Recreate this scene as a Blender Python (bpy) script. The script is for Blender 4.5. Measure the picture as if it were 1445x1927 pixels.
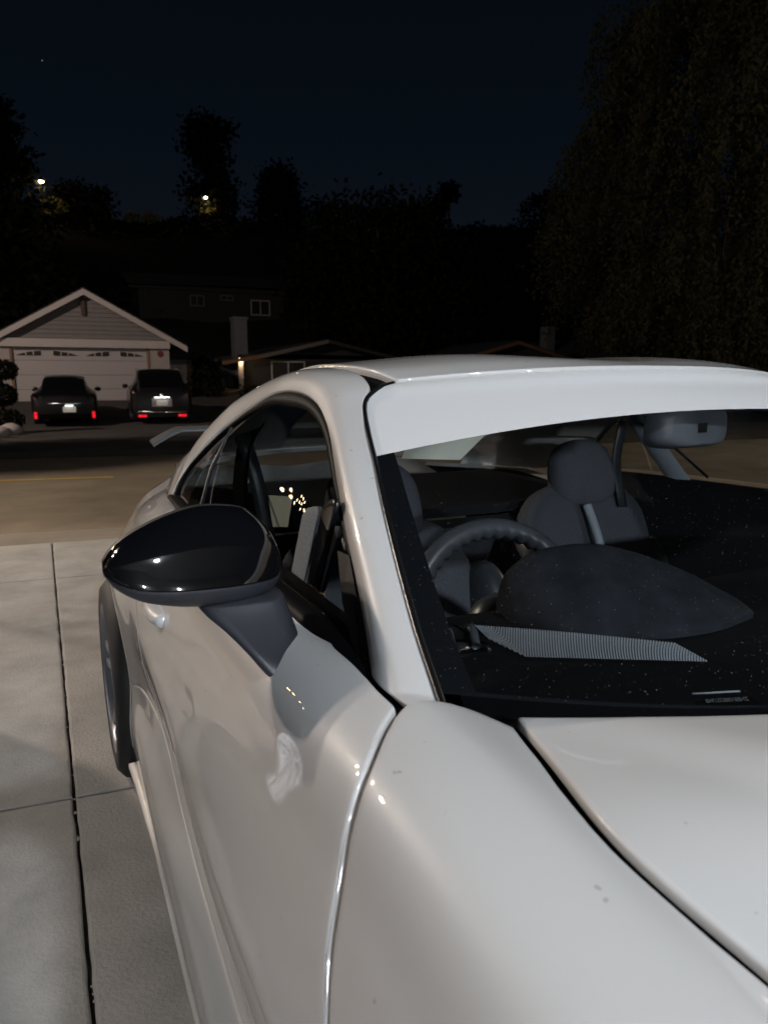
import math, random
import numpy as np
# ---------------------------------------------------------------- curves and surfaces
def hermite(T, P, t):
    """smooth curve through the points P at the parameters T (non-uniform Catmull-Rom)"""
    T = np.asarray(T, float); P = np.asarray(P, float); t = np.asarray(t, float)
    d = np.diff(T); s = np.diff(P, axis=0) / d.reshape((-1,) + (1,) * (P.ndim - 1))
    m = np.empty_like(P); m[0] = s[0]; m[-1] = s[-1]
    if len(T) > 2:
        w = (d[1:] / (d[1:] + d[:-1])).reshape((-1,) + (1,) * (P.ndim - 1))
        m[1:-1] = s[:-1] * w + s[1:] * (1 - w)
    i = np.clip(np.searchsorted(T, t, side='right') - 1, 0, len(T) - 2)
    h = d[i]; u = (t - T[i]) / h
    sh = t.shape + (1,) * (P.ndim - 1)
    h = h.reshape(sh); u = u.reshape(sh)
    return ((2*u**3 - 3*u**2 + 1) * P[i] + (u**3 - 2*u**2 + u) * h * m[i]
            + (3*u**2 - 2*u**3) * P[i+1] + (u**3 - u**2) * h * m[i+1])
def curve(P, n=None, t=None):
    P = np.asarray(P, float)
    L = np.concatenate([[0], np.cumsum(np.linalg.norm(np.diff(P, axis=0), axis=1))])
    L /= L[-1]
    if t is None: t = np.linspace(0, 1, n)
    return hermite(L, P, np.asarray(t, float))
# flank of the coupe: for each station along the car ten guide points (half width, height)
ST = [0.05, .45, .835, 1.2, 1.55, 1.63, 1.9, 2.4, 2.9, 3.41, 3.9, 4.25]
SEC = [
 [(.45,.64),(.50,.66),(.55,.65),(.60,.60),(.63,.54),(.64,.48),(.64,.42),(.64,.34),(.63,.25),(.60,.17)],
 [(.61,.800),(.68,.826),(.76,.80),(.81,.73),(.83,.64),(.835,.55),(.835,.46),(.835,.38),(.825,.28),(.80,.17)],
 [(.665,.878),(.74,.908),(.815,.885),(.866,.82),(.886,.72),(.888,.62),(.885,.52),(.88,.42),(.87,.30),(.85,.17)],
 [(.703,.922),(.762,.942),(.826,.922),(.868,.85),(.888,.76),(.886,.62),(.868,.51),(.866,.42),(.880,.29),(.872,.165)],
 [(.681,.946),(.765,.973),(.830,.956),(.8645,.885),(.889,.80),(.884,.60),(.848,.50),(.848,.41),(.880,.27),(.872,.165)],
 [(.668,.945),(.770,.975),(.831,.952),(.8645,.881),(.888,.793),(.884,.60),(.848,.50),(.848,.41),(.880,.27),(.872,.165)],
 [(.760,.958),(.786,.957),(.830,.925),(.860,.86),(.884,.765),(.884,.60),(.845,.50),(.846,.41),(.880,.27),(.872,.165)],
 [(.762,.957),(.786,.953),(.826,.914),(.851,.845),(.871,.75),(.870,.62),(.843,.53),(.849,.43),(.878,.28),(.870,.165)],
 [(.744,.943),(.776,.934),(.823,.90),(.851,.83),(.868,.735),(.869,.63),(.862,.54),(.858,.44),(.874,.30),(.866,.17)],
 [(.690,.905),(.740,.882),(.790,.842),(.835,.775),(.866,.70),(.876,.65),(.874,.54),(.870,.43),(.866,.31),(.85,.18)],
 [(.55,.878),(.62,.838),(.685,.80),(.735,.75),(.765,.68),(.785,.62),(.785,.53),(.78,.43),(.77,.33),(.76,.24)],
 [(.50,.86),(.55,.83),(.60,.79),(.64,.74),(.66,.67),(.70,.60),(.70,.52),(.69,.44),(.68,.36),(.66,.28)],
]
SECA = np.array(SEC)
def flank(y, v):
    """point of the car's flank at station y and guide position v (0 top .. 9 sill): (half width, y, height)"""
    y = np.asarray(y, float); v = np.asarray(v, float)
    sh = y.shape; y = y.ravel(); v = v.ravel()
    G = hermite(ST, SECA, y)                       # n,10,2
    i = np.clip(np.floor(v).astype(int), 0, 8); u = (v - i)[:, None]
    n = np.arange(len(v))
    p0 = G[n, np.maximum(i-1, 0)]; p1 = G[n, i]; p2 = G[n, i+1]; p3 = G[n, np.minimum(i+2, 9)]
    c01 = np.maximum(np.linalg.norm(p1-p0, axis=1), 1e-6)[:, None]; c12 = np.maximum(np.linalg.norm(p2-p1, axis=1), 1e-6)[:, None]; c23 = np.maximum(np.linalg.norm(p3-p2, axis=1), 1e-6)[:, None]
    s1 = (p2-p1)/c12
    m1 = np.where((i == 0)[:, None], s1, ((p1-p0)/c01*c12 + s1*c01)/(c01+c12))
    m2 = np.where((i == 8)[:, None], s1, ((p3-p2)/c23*c12 + s1*c23)/(c23+c12))
    q = (2*u**3-3*u**2+1)*p1 + (u**3-2*u**2+u)*m1*c12 + (3*u**2-2*u**3)*p2 + (u**3-u**2)*m2*c12
    return np.stack([q[:, 0], y, q[:, 1]], -1).reshape(sh + (3,))
import bpy
from mathutils import Matrix, Vector
random.seed(7); RNG = np.random.default_rng(7)
for o in list(bpy.data.objects): bpy.data.objects.remove(o)
S = bpy.context.scene
COL = S.collection
# ---------------------------------------------------------------- camera
YAW = math.radians(25.6); PITCH = math.radians(10.7); CAM = Vector((-1.03, 1.12, 1.25))
fh = Vector((math.sin(YAW), math.cos(YAW), 0)); RT = Vector((math.cos(YAW), -math.sin(YAW), 0))
FW = fh * math.cos(PITCH) - Vector((0, 0, math.sin(PITCH))); UP = RT.cross(FW)
cd = bpy.data.cameras.new('camera'); cam = bpy.data.objects.new('camera', cd); COL.objects.link(cam)
cam.matrix_world = Matrix(((RT.x, UP.x, -FW.x, CAM.x), (RT.y, UP.y, -FW.y, CAM.y), (RT.z, UP.z, -FW.z, CAM.z), (0, 0, 0, 1)))
cd.sensor_fit = 'VERTICAL'; cd.sensor_height = 36; cd.lens = 1335 / 1927 * 36
cd.clip_start = 0.02; cd.clip_end = 1500
cd.dof.use_dof = True; cd.dof.focus_distance = 1.15; cd.dof.aperture_fstop = 9.0
S.camera = cam
S.view_settings.view_transform = 'Standard'; S.view_settings.look = 'None'; S.view_settings.exposure = 0; S.view_settings.gamma = 1
S.cycles.use_denoising = True; S.cycles.max_bounces = 8; S.cycles.transparent_max_bounces = 16; S.cycles.glossy_bounces = 4; S.cycles.diffuse_bounces = 3
S.cycles.caustics_reflective = False; S.cycles.caustics_refractive = False; S.cycles.sample_clamp_indirect = 3; S.cycles.sample_clamp_direct = 0; S.cycles.blur_glossy = 0.2
# ---------------------------------------------------------------- night sky
W = bpy.data.worlds.new('World'); S.world = W; W.use_nodes = True
nt = W.node_tree; nt.nodes.clear()
out = nt.nodes.new('ShaderNodeOutputWorld'); bg = nt.nodes.new('ShaderNodeBackground'); tc = nt.nodes.new('ShaderNodeTexCoord')
sx = nt.nodes.new('ShaderNodeSeparateXYZ'); rp = nt.nodes.new('ShaderNodeValToRGB')
nt.links.new(tc.outputs['Generated'], sx.inputs[0]); nt.links.new(sx.outputs['Z'], rp.inputs[0])
rp.color_ramp.elements[0].position = 0.0; rp.color_ramp.elements[0].color = (.0062, .0078, .0128, 1)
rp.color_ramp.elements[1].position = 0.30; rp.color_ramp.elements[1].color = (.0022, .0041, .0071, 1)
e = rp.color_ramp.elements.new(.6); e.color = (.0012, .0021, .0036, 1)
nt.links.new(rp.outputs[0], bg.inputs[0]); bg.inputs[1].default_value = 1.0; nt.links.new(bg.outputs[0], out.inputs[0])
# ---------------------------------------------------------------- materials
MATS = {}
def L(nt, a, b): nt.links.new(a, b)
def mat(name, col, rough=.6, metal=0, coat=0, coat_rough=.03, spec=.5, noise=0, scale=8, bump=0, bscale=60, bdist=0, emit=None, estr=0, sheen=0, detail=6, col2=None, fleck=None, trans=0):
    m = bpy.data.materials.new(name); m.use_nodes = True; n = m.node_tree; b = n.nodes['Principled BSDF']
    b.inputs['Base Color'].default_value = (*col, 1); b.inputs['Roughness'].default_value = rough; b.inputs['Metallic'].default_value = metal
    b.inputs['Coat Weight'].default_value = coat; b.inputs['Coat Roughness'].default_value = coat_rough; b.inputs['Specular IOR Level'].default_value = spec
    b.inputs['Sheen Weight'].default_value = sheen
    if name == 'paint': b.inputs['Coat IOR'].default_value = 1.7
    if emit: b.inputs['Emission Color'].default_value = (*emit, 1); b.inputs['Emission Strength'].default_value = estr
    t = n.nodes.new('ShaderNodeTexCoord'); src = None
    if noise or col2:
        z = n.nodes.new('ShaderNodeTexNoise'); z.inputs['Scale'].default_value = scale; z.inputs['Detail'].default_value = detail; z.inputs['Roughness'].default_value = .65
        L(n, t.outputs['Object'], z.inputs['Vector'])
        r = n.nodes.new('ShaderNodeValToRGB'); r.color_ramp.elements[0].position = .3; r.color_ramp.elements[1].position = .7
        c2 = col2 if col2 else tuple(c * (1 + noise) for c in col); c1 = col if col2 else tuple(c * (1 - noise) for c in col)
        r.color_ramp.elements[0].color = (*c1, 1); r.color_ramp.elements[1].color = (*c2, 1)
        L(n, z.outputs['Fac'], r.inputs[0]); L(n, r.outputs[0], b.inputs['Base Color']); src = r.outputs[0]
    if fleck:
        fc, fs, th = fleck
        z = n.nodes.new('ShaderNodeTexNoise'); z.inputs['Scale'].default_value = fs; z.inputs['Detail'].default_value = 2
        L(n, t.outputs['Object'], z.inputs['Vector'])
        r = n.nodes.new('ShaderNodeValToRGB'); r.color_ramp.elements[0].position = th; r.color_ramp.elements[1].position = th + .03
        L(n, z.outputs['Fac'], r.inputs[0])
        mx = n.nodes.new('ShaderNodeMix'); mx.data_type = 'RGBA'; L(n, r.outputs[0], mx.inputs[0])
        if src: L(n, src, mx.inputs[6])
        else: mx.inputs[6].default_value = (*col, 1)
        mx.inputs[7].default_value = (*fc, 1); L(n, mx.outputs[2], b.inputs['Base Color'])
    if bump:
        z = n.nodes.new('ShaderNodeTexNoise'); z.inputs['Scale'].default_value = bscale; z.inputs['Detail'].default_value = 5
        L(n, t.outputs['Object'], z.inputs['Vector'])
        bp = n.nodes.new('ShaderNodeBump'); bp.inputs['Strength'].default_value = bump; bp.inputs['Distance'].default_value = bdist or min(.02, .14/bscale)
        L(n, z.outputs['Fac'], bp.inputs['Height']); L(n, bp.outputs[0], b.inputs['Normal'])
    if trans: b.inputs['Transmission Weight'].default_value = trans
    MATS[name] = m; return m
def glass(name, tint, dust=0, ior=1.5, dscale=420):
    """thin pane: clear by transmission tint, mirror by Fresnel, with a little road dust on it"""
    m = bpy.data.materials.new(name); m.use_nodes = True; n = m.node_tree; n.nodes.clear()
    o = n.nodes.new('ShaderNodeOutputMaterial'); tr = n.nodes.new('ShaderNodeBsdfTransparent'); tr.inputs[0].default_value = (*tint, 1)
    gl = n.nodes.new('ShaderNodeBsdfGlossy'); gl.inputs['Roughness'].default_value = .01
    # Schlick's mirror share, the same from both sides of the pane
    ge = n.nodes.new('ShaderNodeNewGeometry'); dt = n.nodes.new('ShaderNodeVectorMath'); dt.operation = 'DOT_PRODUCT'; L(n, ge.outputs['Normal'], dt.inputs[0]); L(n, ge.outputs['Incoming'], dt.inputs[1])
    def mth(op, a, b=None, c=None):
        q = n.nodes.new('ShaderNodeMath'); q.operation = op
        for k, v in enumerate((a, b, c)):
            if v is None: continue
            if isinstance(v, (int, float)): q.inputs[k].default_value = v
            else: L(n, v, q.inputs[k])
        return q.outputs[0]
    f0 = ((ior-1)/(ior+1))**2*1.7
    fr_ = mth('MULTIPLY_ADD', mth('POWER', mth('SUBTRACT', 1.0, mth('ABSOLUTE', dt.outputs['Value'])), 5.0), 1-f0, f0)
    mx = n.nodes.new('ShaderNodeMixShader'); L(n, fr_, mx.inputs[0]); L(n, tr.outputs[0], mx.inputs[1]); L(n, gl.outputs[0], mx.inputs[2])
    last = mx.outputs[0]
    if dust:
        t = n.nodes.new('ShaderNodeTexCoord')
        vo = n.nodes.new('ShaderNodeTexVoronoi'); vo.inputs['Scale'].default_value = dscale; L(n, t.outputs['Object'], vo.inputs['Vector'])
        no = n.nodes.new('ShaderNodeTexNoise'); no.inputs['Scale'].default_value = 5; L(n, t.outputs['Object'], no.inputs['Vector'])
        # small specks in a random share of the cells
        sp = n.nodes.new('ShaderNodeMath'); sp.operation = 'LESS_THAN'; sp.inputs[1].default_value = .16; L(n, vo.outputs['Distance'], sp.inputs[0])
        sc = n.nodes.new('ShaderNodeSeparateColor'); L(n, vo.outputs['Color'], sc.inputs[0])
        th = n.nodes.new('ShaderNodeMath'); th.operation = 'LESS_THAN'; th.inputs[1].default_value = .21; L(n, sc.outputs[0], th.inputs[0])
        mu = n.nodes.new('ShaderNodeMath'); mu.operation = 'MULTIPLY'; L(n, sp.outputs[0], mu.inputs[0]); L(n, th.outputs[0], mu.inputs[1])
        m2 = n.nodes.new('ShaderNodeMath'); m2.operation = 'MULTIPLY'; L(n, mu.outputs[0], m2.inputs[0]); L(n, sc.outputs[1], m2.inputs[1])
        m3 = n.nodes.new('ShaderNodeMath'); m3.operation = 'MULTIPLY_ADD'; m3.inputs[1].default_value = dust; L(n, m2.outputs[0], m3.inputs[0])
        hz = n.nodes.new('ShaderNodeMath'); hz.operation = 'MULTIPLY'; hz.inputs[1].default_value = .003; L(n, no.outputs['Fac'], hz.inputs[0]); L(n, hz.outputs[0], m3.inputs[2])
        df = n.nodes.new('ShaderNodeBsdfDiffuse'); df.inputs[0].default_value = (.40, .36, .30, 1)
        m4 = n.nodes.new('ShaderNodeMixShader'); L(n, m3.outputs[0], m4.inputs[0]); L(n, last, m4.inputs[1]); L(n, df.outputs[0], m4.inputs[2]); last = m4.outputs[0]
    L(n, last, o.inputs[0]); MATS[name] = m; return m
mat('paint', (.63, .635, .64), rough=.45, coat=1, coat_rough=.02, fleck=((.46, .44, .41), 70, .735))
mat('banner', (.70, .71, .72), rough=.55, spec=.3)
mat('gloss_black', (.004, .004, .005), rough=.06, coat=1, coat_rough=.01)
mat('matte_black', (.022, .024, .031), rough=.45, spec=.5, bump=.05, bscale=900)
mat('trim_black', (.008, .008, .009), rough=.25)
mat('surround_black', (.003, .003, .0035), rough=.5, spec=.05)
mat('wing_grey', (.20, .205, .22), rough=.35)
mat('rubber', (.012, .012, .013), rough=.7, bump=.1, bscale=120)
mat('gap_dark', (.004, .004, .004), rough=.9, spec=.02)
mat('frit', (.005, .006, .008), rough=.8, spec=.06)
mat('gunmetal', (.22, .23, .26), rough=.32, metal=.45, coat=.4)
mat('alloy', (.75, .75, .77), rough=.3, metal=.75)
mat('dash', (.010, .0115, .015), rough=.75, spec=.2, bump=.12, bscale=500)
mat('dash_suede', (.0030, .0035, .0048), rough=.9, spec=.08, noise=.3, scale=22, bump=.1, bscale=300)
mat('hood_suede', (.0115, .0132, .0175), rough=.85, spec=.12, noise=.35, scale=30, bump=.1, bscale=300)
mat('leather', (.035, .040, .048), rough=.36, bump=.06, bscale=500)
mat('seat_cloth', (.075, .084, .105), rough=.9, noise=.25, scale=300, bump=.2, bscale=400)
mat('stripe', (.35, .40, .46), rough=.5)
mat('mesh_silver', (.27, .30, .335), rough=.35, metal=.3)
mat('grey_fabric', (.74, .78, .92), rough=.95, noise=.3, scale=260, bump=.3, bscale=300)
mat('cream', (.75, .77, .68), rough=.8, noise=.1, scale=6)
mat('silver', (.6, .62, .64), rough=.25, metal=1)
mat('print_grey', (.09, .10, .11), rough=.7)
glass('clear_glass', (.93, .95, .95), dust=.8, ior=1.42)
glass('tinted_glass', (.62, .65, .64), dust=.0)
glass('dark_glass', (.05, .05, .05))
mat('mirror_shell', (.06, .068, .08), rough=.5)
mat('headliner', (.30, .30, .28), rough=.9)
# ---------------------------------------------------------------- mesh helpers
def tag(o, label=None, cat=None, group=None, kind=None):
    if label: o['label'] = label
    if cat: o['category'] = cat
    if group: o['group'] = group
    if kind: o['kind'] = kind
    return o
def empty(name, loc=(0, 0, 0), rz=0, label=None, cat=None, group=None):
    o = bpy.data.objects.new(name, None); o.location = loc; o.rotation_euler = (0, 0, rz); COL.objects.link(o)
    o.empty_display_size = .1
    return tag(o, label, cat, group)
def link(name, me, m=None, parent=None, smooth=True):
    if m is not None: me.materials.append(MATS[m] if isinstance(m, str) else m)
    if smooth: me.shade_smooth()
    o = bpy.data.objects.new(name, me); COL.objects.link(o); o.parent = parent
    return o
class MB:
    def __init__(s): s.v = []; s.f = []
    def add(s, v, f):
        b = len(s.v); s.v += [tuple(map(float, p)) for p in v]; s.f += [tuple(int(i) + b for i in q) for q in f]; return s
    def grid(s, P, cu=False, cv=False):
        P = np.asarray(P); n, m = P.shape[:2]
        f = [(i*m+j, ((i+1) % n)*m+j, ((i+1) % n)*m+(j+1) % m, i*m+(j+1) % m) for i in range(n if cu else n-1) for j in range(m if cv else m-1)]
        return s.add(P.reshape(-1, 3), f)
    def box(s, c, d, rz=0, bev=0):
        x, y, z = [k/2 for k in d]; a, b = math.cos(rz), math.sin(rz)
        if not bev:
            pts = [(i*x, j*y, k*z) for k in (-1, 1) for i, j in ((-1, -1), (1, -1), (1, 1), (-1, 1))]
            f = [(3, 2, 1, 0), (4, 5, 6, 7), (0, 1, 5, 4), (1, 2, 6, 5), (2, 3, 7, 6), (3, 0, 4, 7)]
        else:
            pts = []; e = bev
            for k, ex in ((-z, e), (-z+e, 0), (z-e, 0), (z, e)):
                for i, j in ((-1, -1), (1, -1), (1, 1), (-1, 1)):
                    X, Y = x-ex, y-ex
                    p1 = (i*X, j*(Y-e)); p2 = (i*(X-e), j*Y)
                    pts += [(*q, k) for q in ((p1, p2) if i*j < 0 else (p2, p1))][::1]
            f = [tuple(range(7, -1, -1)), tuple(range(24, 32))]
            for r in range(3):
                for q in range(8): f.append((r*8+q, r*8+(q+1) % 8, (r+1)*8+(q+1) % 8, (r+1)*8+q))
        pts = [(c[0]+p[0]*a-p[1]*b, c[1]+p[0]*b+p[1]*a, c[2]+p[2]) for p in pts]
        return s.add(pts, f)
    def tube(s, path, r, n=10, cap=True, ell=1.0):
        path = np.asarray(path, float); m = len(path); r = np.broadcast_to(np.asarray(r, float), (m,))
        T = np.gradient(path, axis=0); T /= np.linalg.norm(T, axis=1)[:, None]
        up = np.array([0, 0, 1.]) if abs(T[0][2]) < .9 else np.array([1., 0, 0])
        rings = []
        for i in range(m):
            a = np.cross(T[i], up); a /= np.linalg.norm(a); b = np.cross(a, T[i]); up = b
            th = np.linspace(0, 2*np.pi, n, endpoint=False)
            rings.append(path[i] + r[i]*(np.cos(th)[:, None]*a*ell + np.sin(th)[:, None]*b))
        base = len(s.v); s.grid(np.array(rings), cv=True)
        if cap: s.f.append(tuple(base+q for q in range(n))[::-1]); s.f.append(tuple(base+(m-1)*n+q for q in range(n)))
        return s
    def lathe(s, prof, n=32, axis='x', c=(0, 0, 0)):
        th = np.linspace(0, 2*np.pi, n, endpoint=False); P = np.zeros((len(prof), n, 3))
        for i, (h, r) in enumerate(prof):
            ca, sa = r*np.cos(th), r*np.sin(th)
            P[i] = np.stack({'x': [h+0*ca, ca, sa], 'y': [ca, h+0*ca, sa], 'z': [ca, sa, h+0*ca]}[axis], -1)
        return s.grid(P + np.array(c), cv=True)
    def build(s, name, m=None, parent=None, smooth=True):
        me = bpy.data.meshes.new(name); me.from_pydata(s.v, [], s.f); me.update()
        o = link(name, me, m, parent, smooth)
        return o
def autosmooth(o, deg=35):
    try: o.data.set_sharp_from_angle(angle=math.radians(deg))
    except Exception: pass
    return o
def recalc(o):
    import bmesh
    b = bmesh.new(); b.from_mesh(o.data); bmesh.ops.recalc_face_normals(b, faces=b.faces); b.to_mesh(o.data); b.free(); return o
def eparam(n, e=.012):
    t = np.linspace(0, 1, n); return np.unique(np.concatenate([[0, e*.25, e*.55, e], t[1:-1], [1-e, 1-e*.55, 1-e*.25, 1]]))
def fardrop(P):
    """window sill of the far door sits a little lower"""
    x, y, z = P[..., 0], P[..., 1], P[..., 2]; sm = lambda t: np.clip(t, 0, 1)**2*(3-2*np.clip(t, 0, 1))
    P[..., 2] = z - np.where(x > .3, .06*sm((z-.70)/.22)*sm((y-1.66)/.25)*sm((3.5-y)/.4), 0); return P
def panel(name, fn, m, parent, n=40, k=30, out=(0, 0, 1), roll=.0022, depth=.016, ea=.010, eb=.012, mirror=True, edges=True, hole=None):
    """sheet-metal panel with rolled edges from fn(a, b) -> points; a copy on the far side of the car when mirror"""
    A, B = np.meshgrid(eparam(n, ea), eparam(k, eb), indexing='ij'); P = fn(A, B)
    du = np.gradient(P, axis=0); dv = np.gradient(P, axis=1); N = np.cross(du, dv); N /= np.maximum(np.linalg.norm(N, axis=2), 1e-9)[..., None]
    if (N * np.array(out)).sum() < 0: N = -N; flip = True
    else: flip = False
    if edges:
        P = P.copy()
        for ax in (0, 1):
            q = P.swapaxes(0, ax); nn = N.swapaxes(0, ax)
            for idx, w in ((0, 1.0), (1, .42), (2, .10), (-1, 1.0), (-2, .42), (-3, .10)): q[idx] -= nn[idx] * roll * w
    cut = np.zeros(P.shape[:2], bool)
    if hole:
        yc, zc, hr = hole; dd = np.hypot(P[..., 1]-yc, P[..., 2]-zc); cut = dd < hr
        k = np.where(cut, hr/np.maximum(dd, 1e-6), 1); ins = np.argwhere(cut)
        keepq = ~(cut[:-1, :-1] & cut[1:, :-1] & cut[:-1, 1:] & cut[1:, 1:])
        for i, j in ins:
            i0, i1, j0, j1 = max(i-1, 0), min(i, keepq.shape[0]-1), max(j-1, 0), min(j, keepq.shape[1]-1)
            if keepq[i0:i1+1, j0:j1+1].any():
                y2 = yc+(P[i, j, 1]-yc)*k[i, j]; z2 = zc+(P[i, j, 2]-zc)*k[i, j]; f2 = flank(np.array(y2), np.array(v_at(y2, z2))); P[i, j] = (-f2[0], y2, z2)
    obs = []
    for sgn in ((1, -1) if mirror else (1,)):
        mb = MB(); Q = P.copy(); Q[..., 0] *= sgn; Q = fardrop(Q) if name in ('door', 'quarter_panel') else Q; mb.grid(Q); nI, nJ = P.shape[:2]
        if hole:
            cf = cut.ravel(); mb.f = [q for q in mb.f if not all(cf[x] for x in q)]
        if edges:
            NN = N.copy(); NN[..., 0] *= sgn
            ring = [(i, 0) for i in range(nI)] + [(nI-1, j) for j in range(1, nJ)] + [(i, nJ-1) for i in range(nI-2, -1, -1)] + [(0, j) for j in range(nJ-2, 0, -1)]
            base = len(mb.v); mb.v += [tuple(Q[r] - NN[r]*depth) for r in ring]
            for x in range(len(ring)):
                y = (x+1) % len(ring)
                if cut[ring[x]] and cut[ring[y]]: continue
                mb.f.append((ring[x][0]*nJ+ring[x][1], base+x, base+y, ring[y][0]*nJ+ring[y][1]))
            if flip == (sgn > 0): pass
        if flip == (sgn > 0): mb.f = [f[::-1] for f in mb.f]
        if hole:
            th = np.linspace(math.radians(-12), math.radians(192), 60); ar_ = []
            for t in th:
                y2 = hole[0]+hole[2]*math.cos(t); z2 = hole[1]+hole[2]*math.sin(t); f2 = flank(np.array(y2), np.array(v_at(y2, z2)))
                c_, s_ = math.cos(t), math.sin(t)
                ar_.append([(-sgn*(f2[0]+.001), y2+.012*c_, z2+.012*s_), (-sgn*(f2[0]+.003), y2+.004*c_, z2+.004*s_), (-sgn*(f2[0]-.002), y2-.004*c_, z2-.004*s_), (-sgn*(f2[0]-.03), y2-.004*c_, z2-.004*s_)])
            mb.grid(np.array(ar_))
        obs.append(mb.build(name, m, parent))
    return obs if mirror else obs[0]
def coons(Lf, Rf, Tf, Bf):
    """region between a left, right (top to bottom), top and bottom (left to right) border in parameter space"""
    def fn(a, b):
        la, ra = curve(Lf, t=b), curve(Rf, t=b); ta, ba = curve(Tf, t=a), curve(Bf, t=a)
        A, Bb = a[..., None], b[..., None]
        c = ((1-A)*(1-Bb)*np.array(Lf[0]) + A*(1-Bb)*np.array(Rf[0]) + (1-A)*Bb*np.array(Lf[-1]) + A*Bb*np.array(Rf[-1]))
        q = (1-A)*la + A*ra + (1-Bb)*ta + Bb*ba - c
        P = flank(q[..., 0], np.clip(q[..., 1], 0, 9)); P[..., 0] *= -1
        return P
    return fn
NB_LOC = (-3.55, 3.2, .0)
SL_LOC = (-8.8, 16.2, -.1); SL_H = 7.4; SL_W = 2600
ST_LOC = (-5.0, 14.9, -.1)
LANT = ((-2.9, 0), (.2, 320))
LANT = ((-.35, -.55, 228),); SL_W = 4800
SL_LOC = (-11.8, 16.6, -.1); SL_H = 9.6
ST_LOC = (-6.9, 15.5, -.1)
NB_LOC = (-2.95, 4.95, 0)
BULB = (-2.55, 7.1, 2.17)
SA_LOC = (-7.0, 9.6, -.1); SA_H = 5.5; SA_ARM = 2.0; SA_W = 850; SA_ADDED_SHIELD = (.35, .62)
FILL_LAMPS = ((.7, 110), (-1.7, 250)); FILL_Z = 1.66
SPOT_LOC = (-1.46, 4.1, .12); SPOT_AT = (-2.03, 3.95, .34); SPOT_W = 330
# ================================================================ the white coupe
AXF, AXR, AZ, AR = .835, 3.41, .315, .352          # axle stations, axle height, wheel arch radius
def v_at(y, z):
    vv = np.linspace(2, 9, 400); P = flank(np.full(400, y), vv); return float(vv[np.argmin(abs(P[:, 2]-z))])
def arch(yc, a0, a1, n=13):
    return [(yc+AR*math.cos(t), v_at(yc+AR*math.cos(t), AZ+AR*math.sin(t))) for t in np.linspace(a0, a1, n)]
VG = lambda y: .02 + .38*np.exp(-((np.asarray(y, float)-1.42)/.10)**2)
car = empty('coupe', (0, 0, 0), 0, 'white two-door coupe with black mirror and white windscreen band parked on the driveway', 'car')
gap = .0044
DG = [(1.622, 1.12), (1.600, 1.5), (1.58, 1.8), (1.562, 2.2), (1.55, 2.7), (1.54, 3.05), (1.528, 3.45), (1.512, 3.85), (1.49, 4.6), (1.47, 5.5), (1.46, 6.5), (1.455, 7.2)]
REARTOP = [(1.60, 0.02), (1.622, .3), (1.630, .6), (1.630, .9), (1.624, 1.08)]
shift = lambda P, dy, dv=0: [(p[0]+dy, p[1]+dv) for p in P]
# fender
fl = [(.30, 0.02), (.33, 2), (.40, 4), (.46, 6), (.478, 7.0)]
fa = arch(AXF, math.radians(172), math.radians(4))
fb = [(.478, 7.0), (.7, 7.06), (1.0, 7.14), (1.20, 7.2), (1.32, 7.2), (1.455-gap, 7.2)]
fr = shift(REARTOP + DG[1:], -gap)
panel('fender', coons(fl, fr, [(y_, VG(y_)) for y_ in (.30, .6, 1.0, 1.2, 1.3, 1.36, 1.42, 1.48, 1.54)] + [(1.60-gap, .02)], fb), 'paint', car, n=90, k=90, out=(-1, 0, .3), ea=.004, eb=.004, hole=(AXF, AZ, AR))
# door
rl = [(2.835, .02), (2.83, 1), (2.82, 2), (2.80, 3), (2.77, 4), (2.72, 5), (2.66, 5.8), (2.60, 6.30)]
dt = [(1.622+gap, 1.12), (1.66, 1.08), (1.69, 1.01), (1.73, .93), (1.77, .84), (1.82, .56), (1.87, .20), (1.92, .03), (2.05, .02), (2.3, .02), (2.6, .02), (2.835-gap, .02)]
sk = [(1.455, 7.2), (1.75, 7.19), (2.05, 7.16), (2.25, 7.09), (2.38, 6.94), (2.47, 6.71), (2.55, 6.44), (2.60, 6.30)]
doors = panel('door', coons(shift(DG, gap), shift(rl, -gap), dt, [(1.455+gap, 7.2)] + shift(sk[1:-1], 0, -.01) + [(2.60-gap, 6.30)]), 'paint', car, n=110, k=80, out=(-1, 0, .1), ea=.003, eb=.004)
# rear quarter
ra = arch(AXR, math.radians(165), math.radians(0))
qb = [(2.60+gap, 6.30), (2.66, 6.24), (2.73, 6.26), (2.86, 6.48), (2.97, 6.80), (3.058, 7.05), (3.4, 7.0), (3.76, 6.8), (3.95, 6.5)]
panel('quarter_panel', coons(shift(rl, gap), [(3.95, .02), (3.95, 2), (3.95, 4), (3.95, 5.5), (3.95, 6.5)], [(2.835+gap, .02), (3.1, .02), (3.4, .02), (3.7, .02), (3.95, .02)], qb), 'paint', car, n=90, k=60, out=(-1, 0, .2), ea=.004, eb=.004, hole=(AXR, AZ, AR))
# side skirt
st = [(1.195, 7.25), (1.455, 7.23), (1.75, 7.22), (2.05, 7.19), (2.25, 7.12), (2.38, 6.97), (2.47, 6.74), (2.55, 6.48), (2.63, 6.31), (2.73, 6.30), (2.86, 6.52), (2.97, 6.84), (3.055, 7.10)]
panel('side_skirt', coons([(1.195, 7.25), (1.21, 8), (1.22, 9)], [(3.055, 7.10), (3.075, 8), (3.085, 9)], st, [(1.22, 9), (2, 9), (2.6, 9), (3.085, 9)]), 'paint', car, n=90, k=24, out=(-1, 0, .1), ea=.003, eb=.02)
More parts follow.
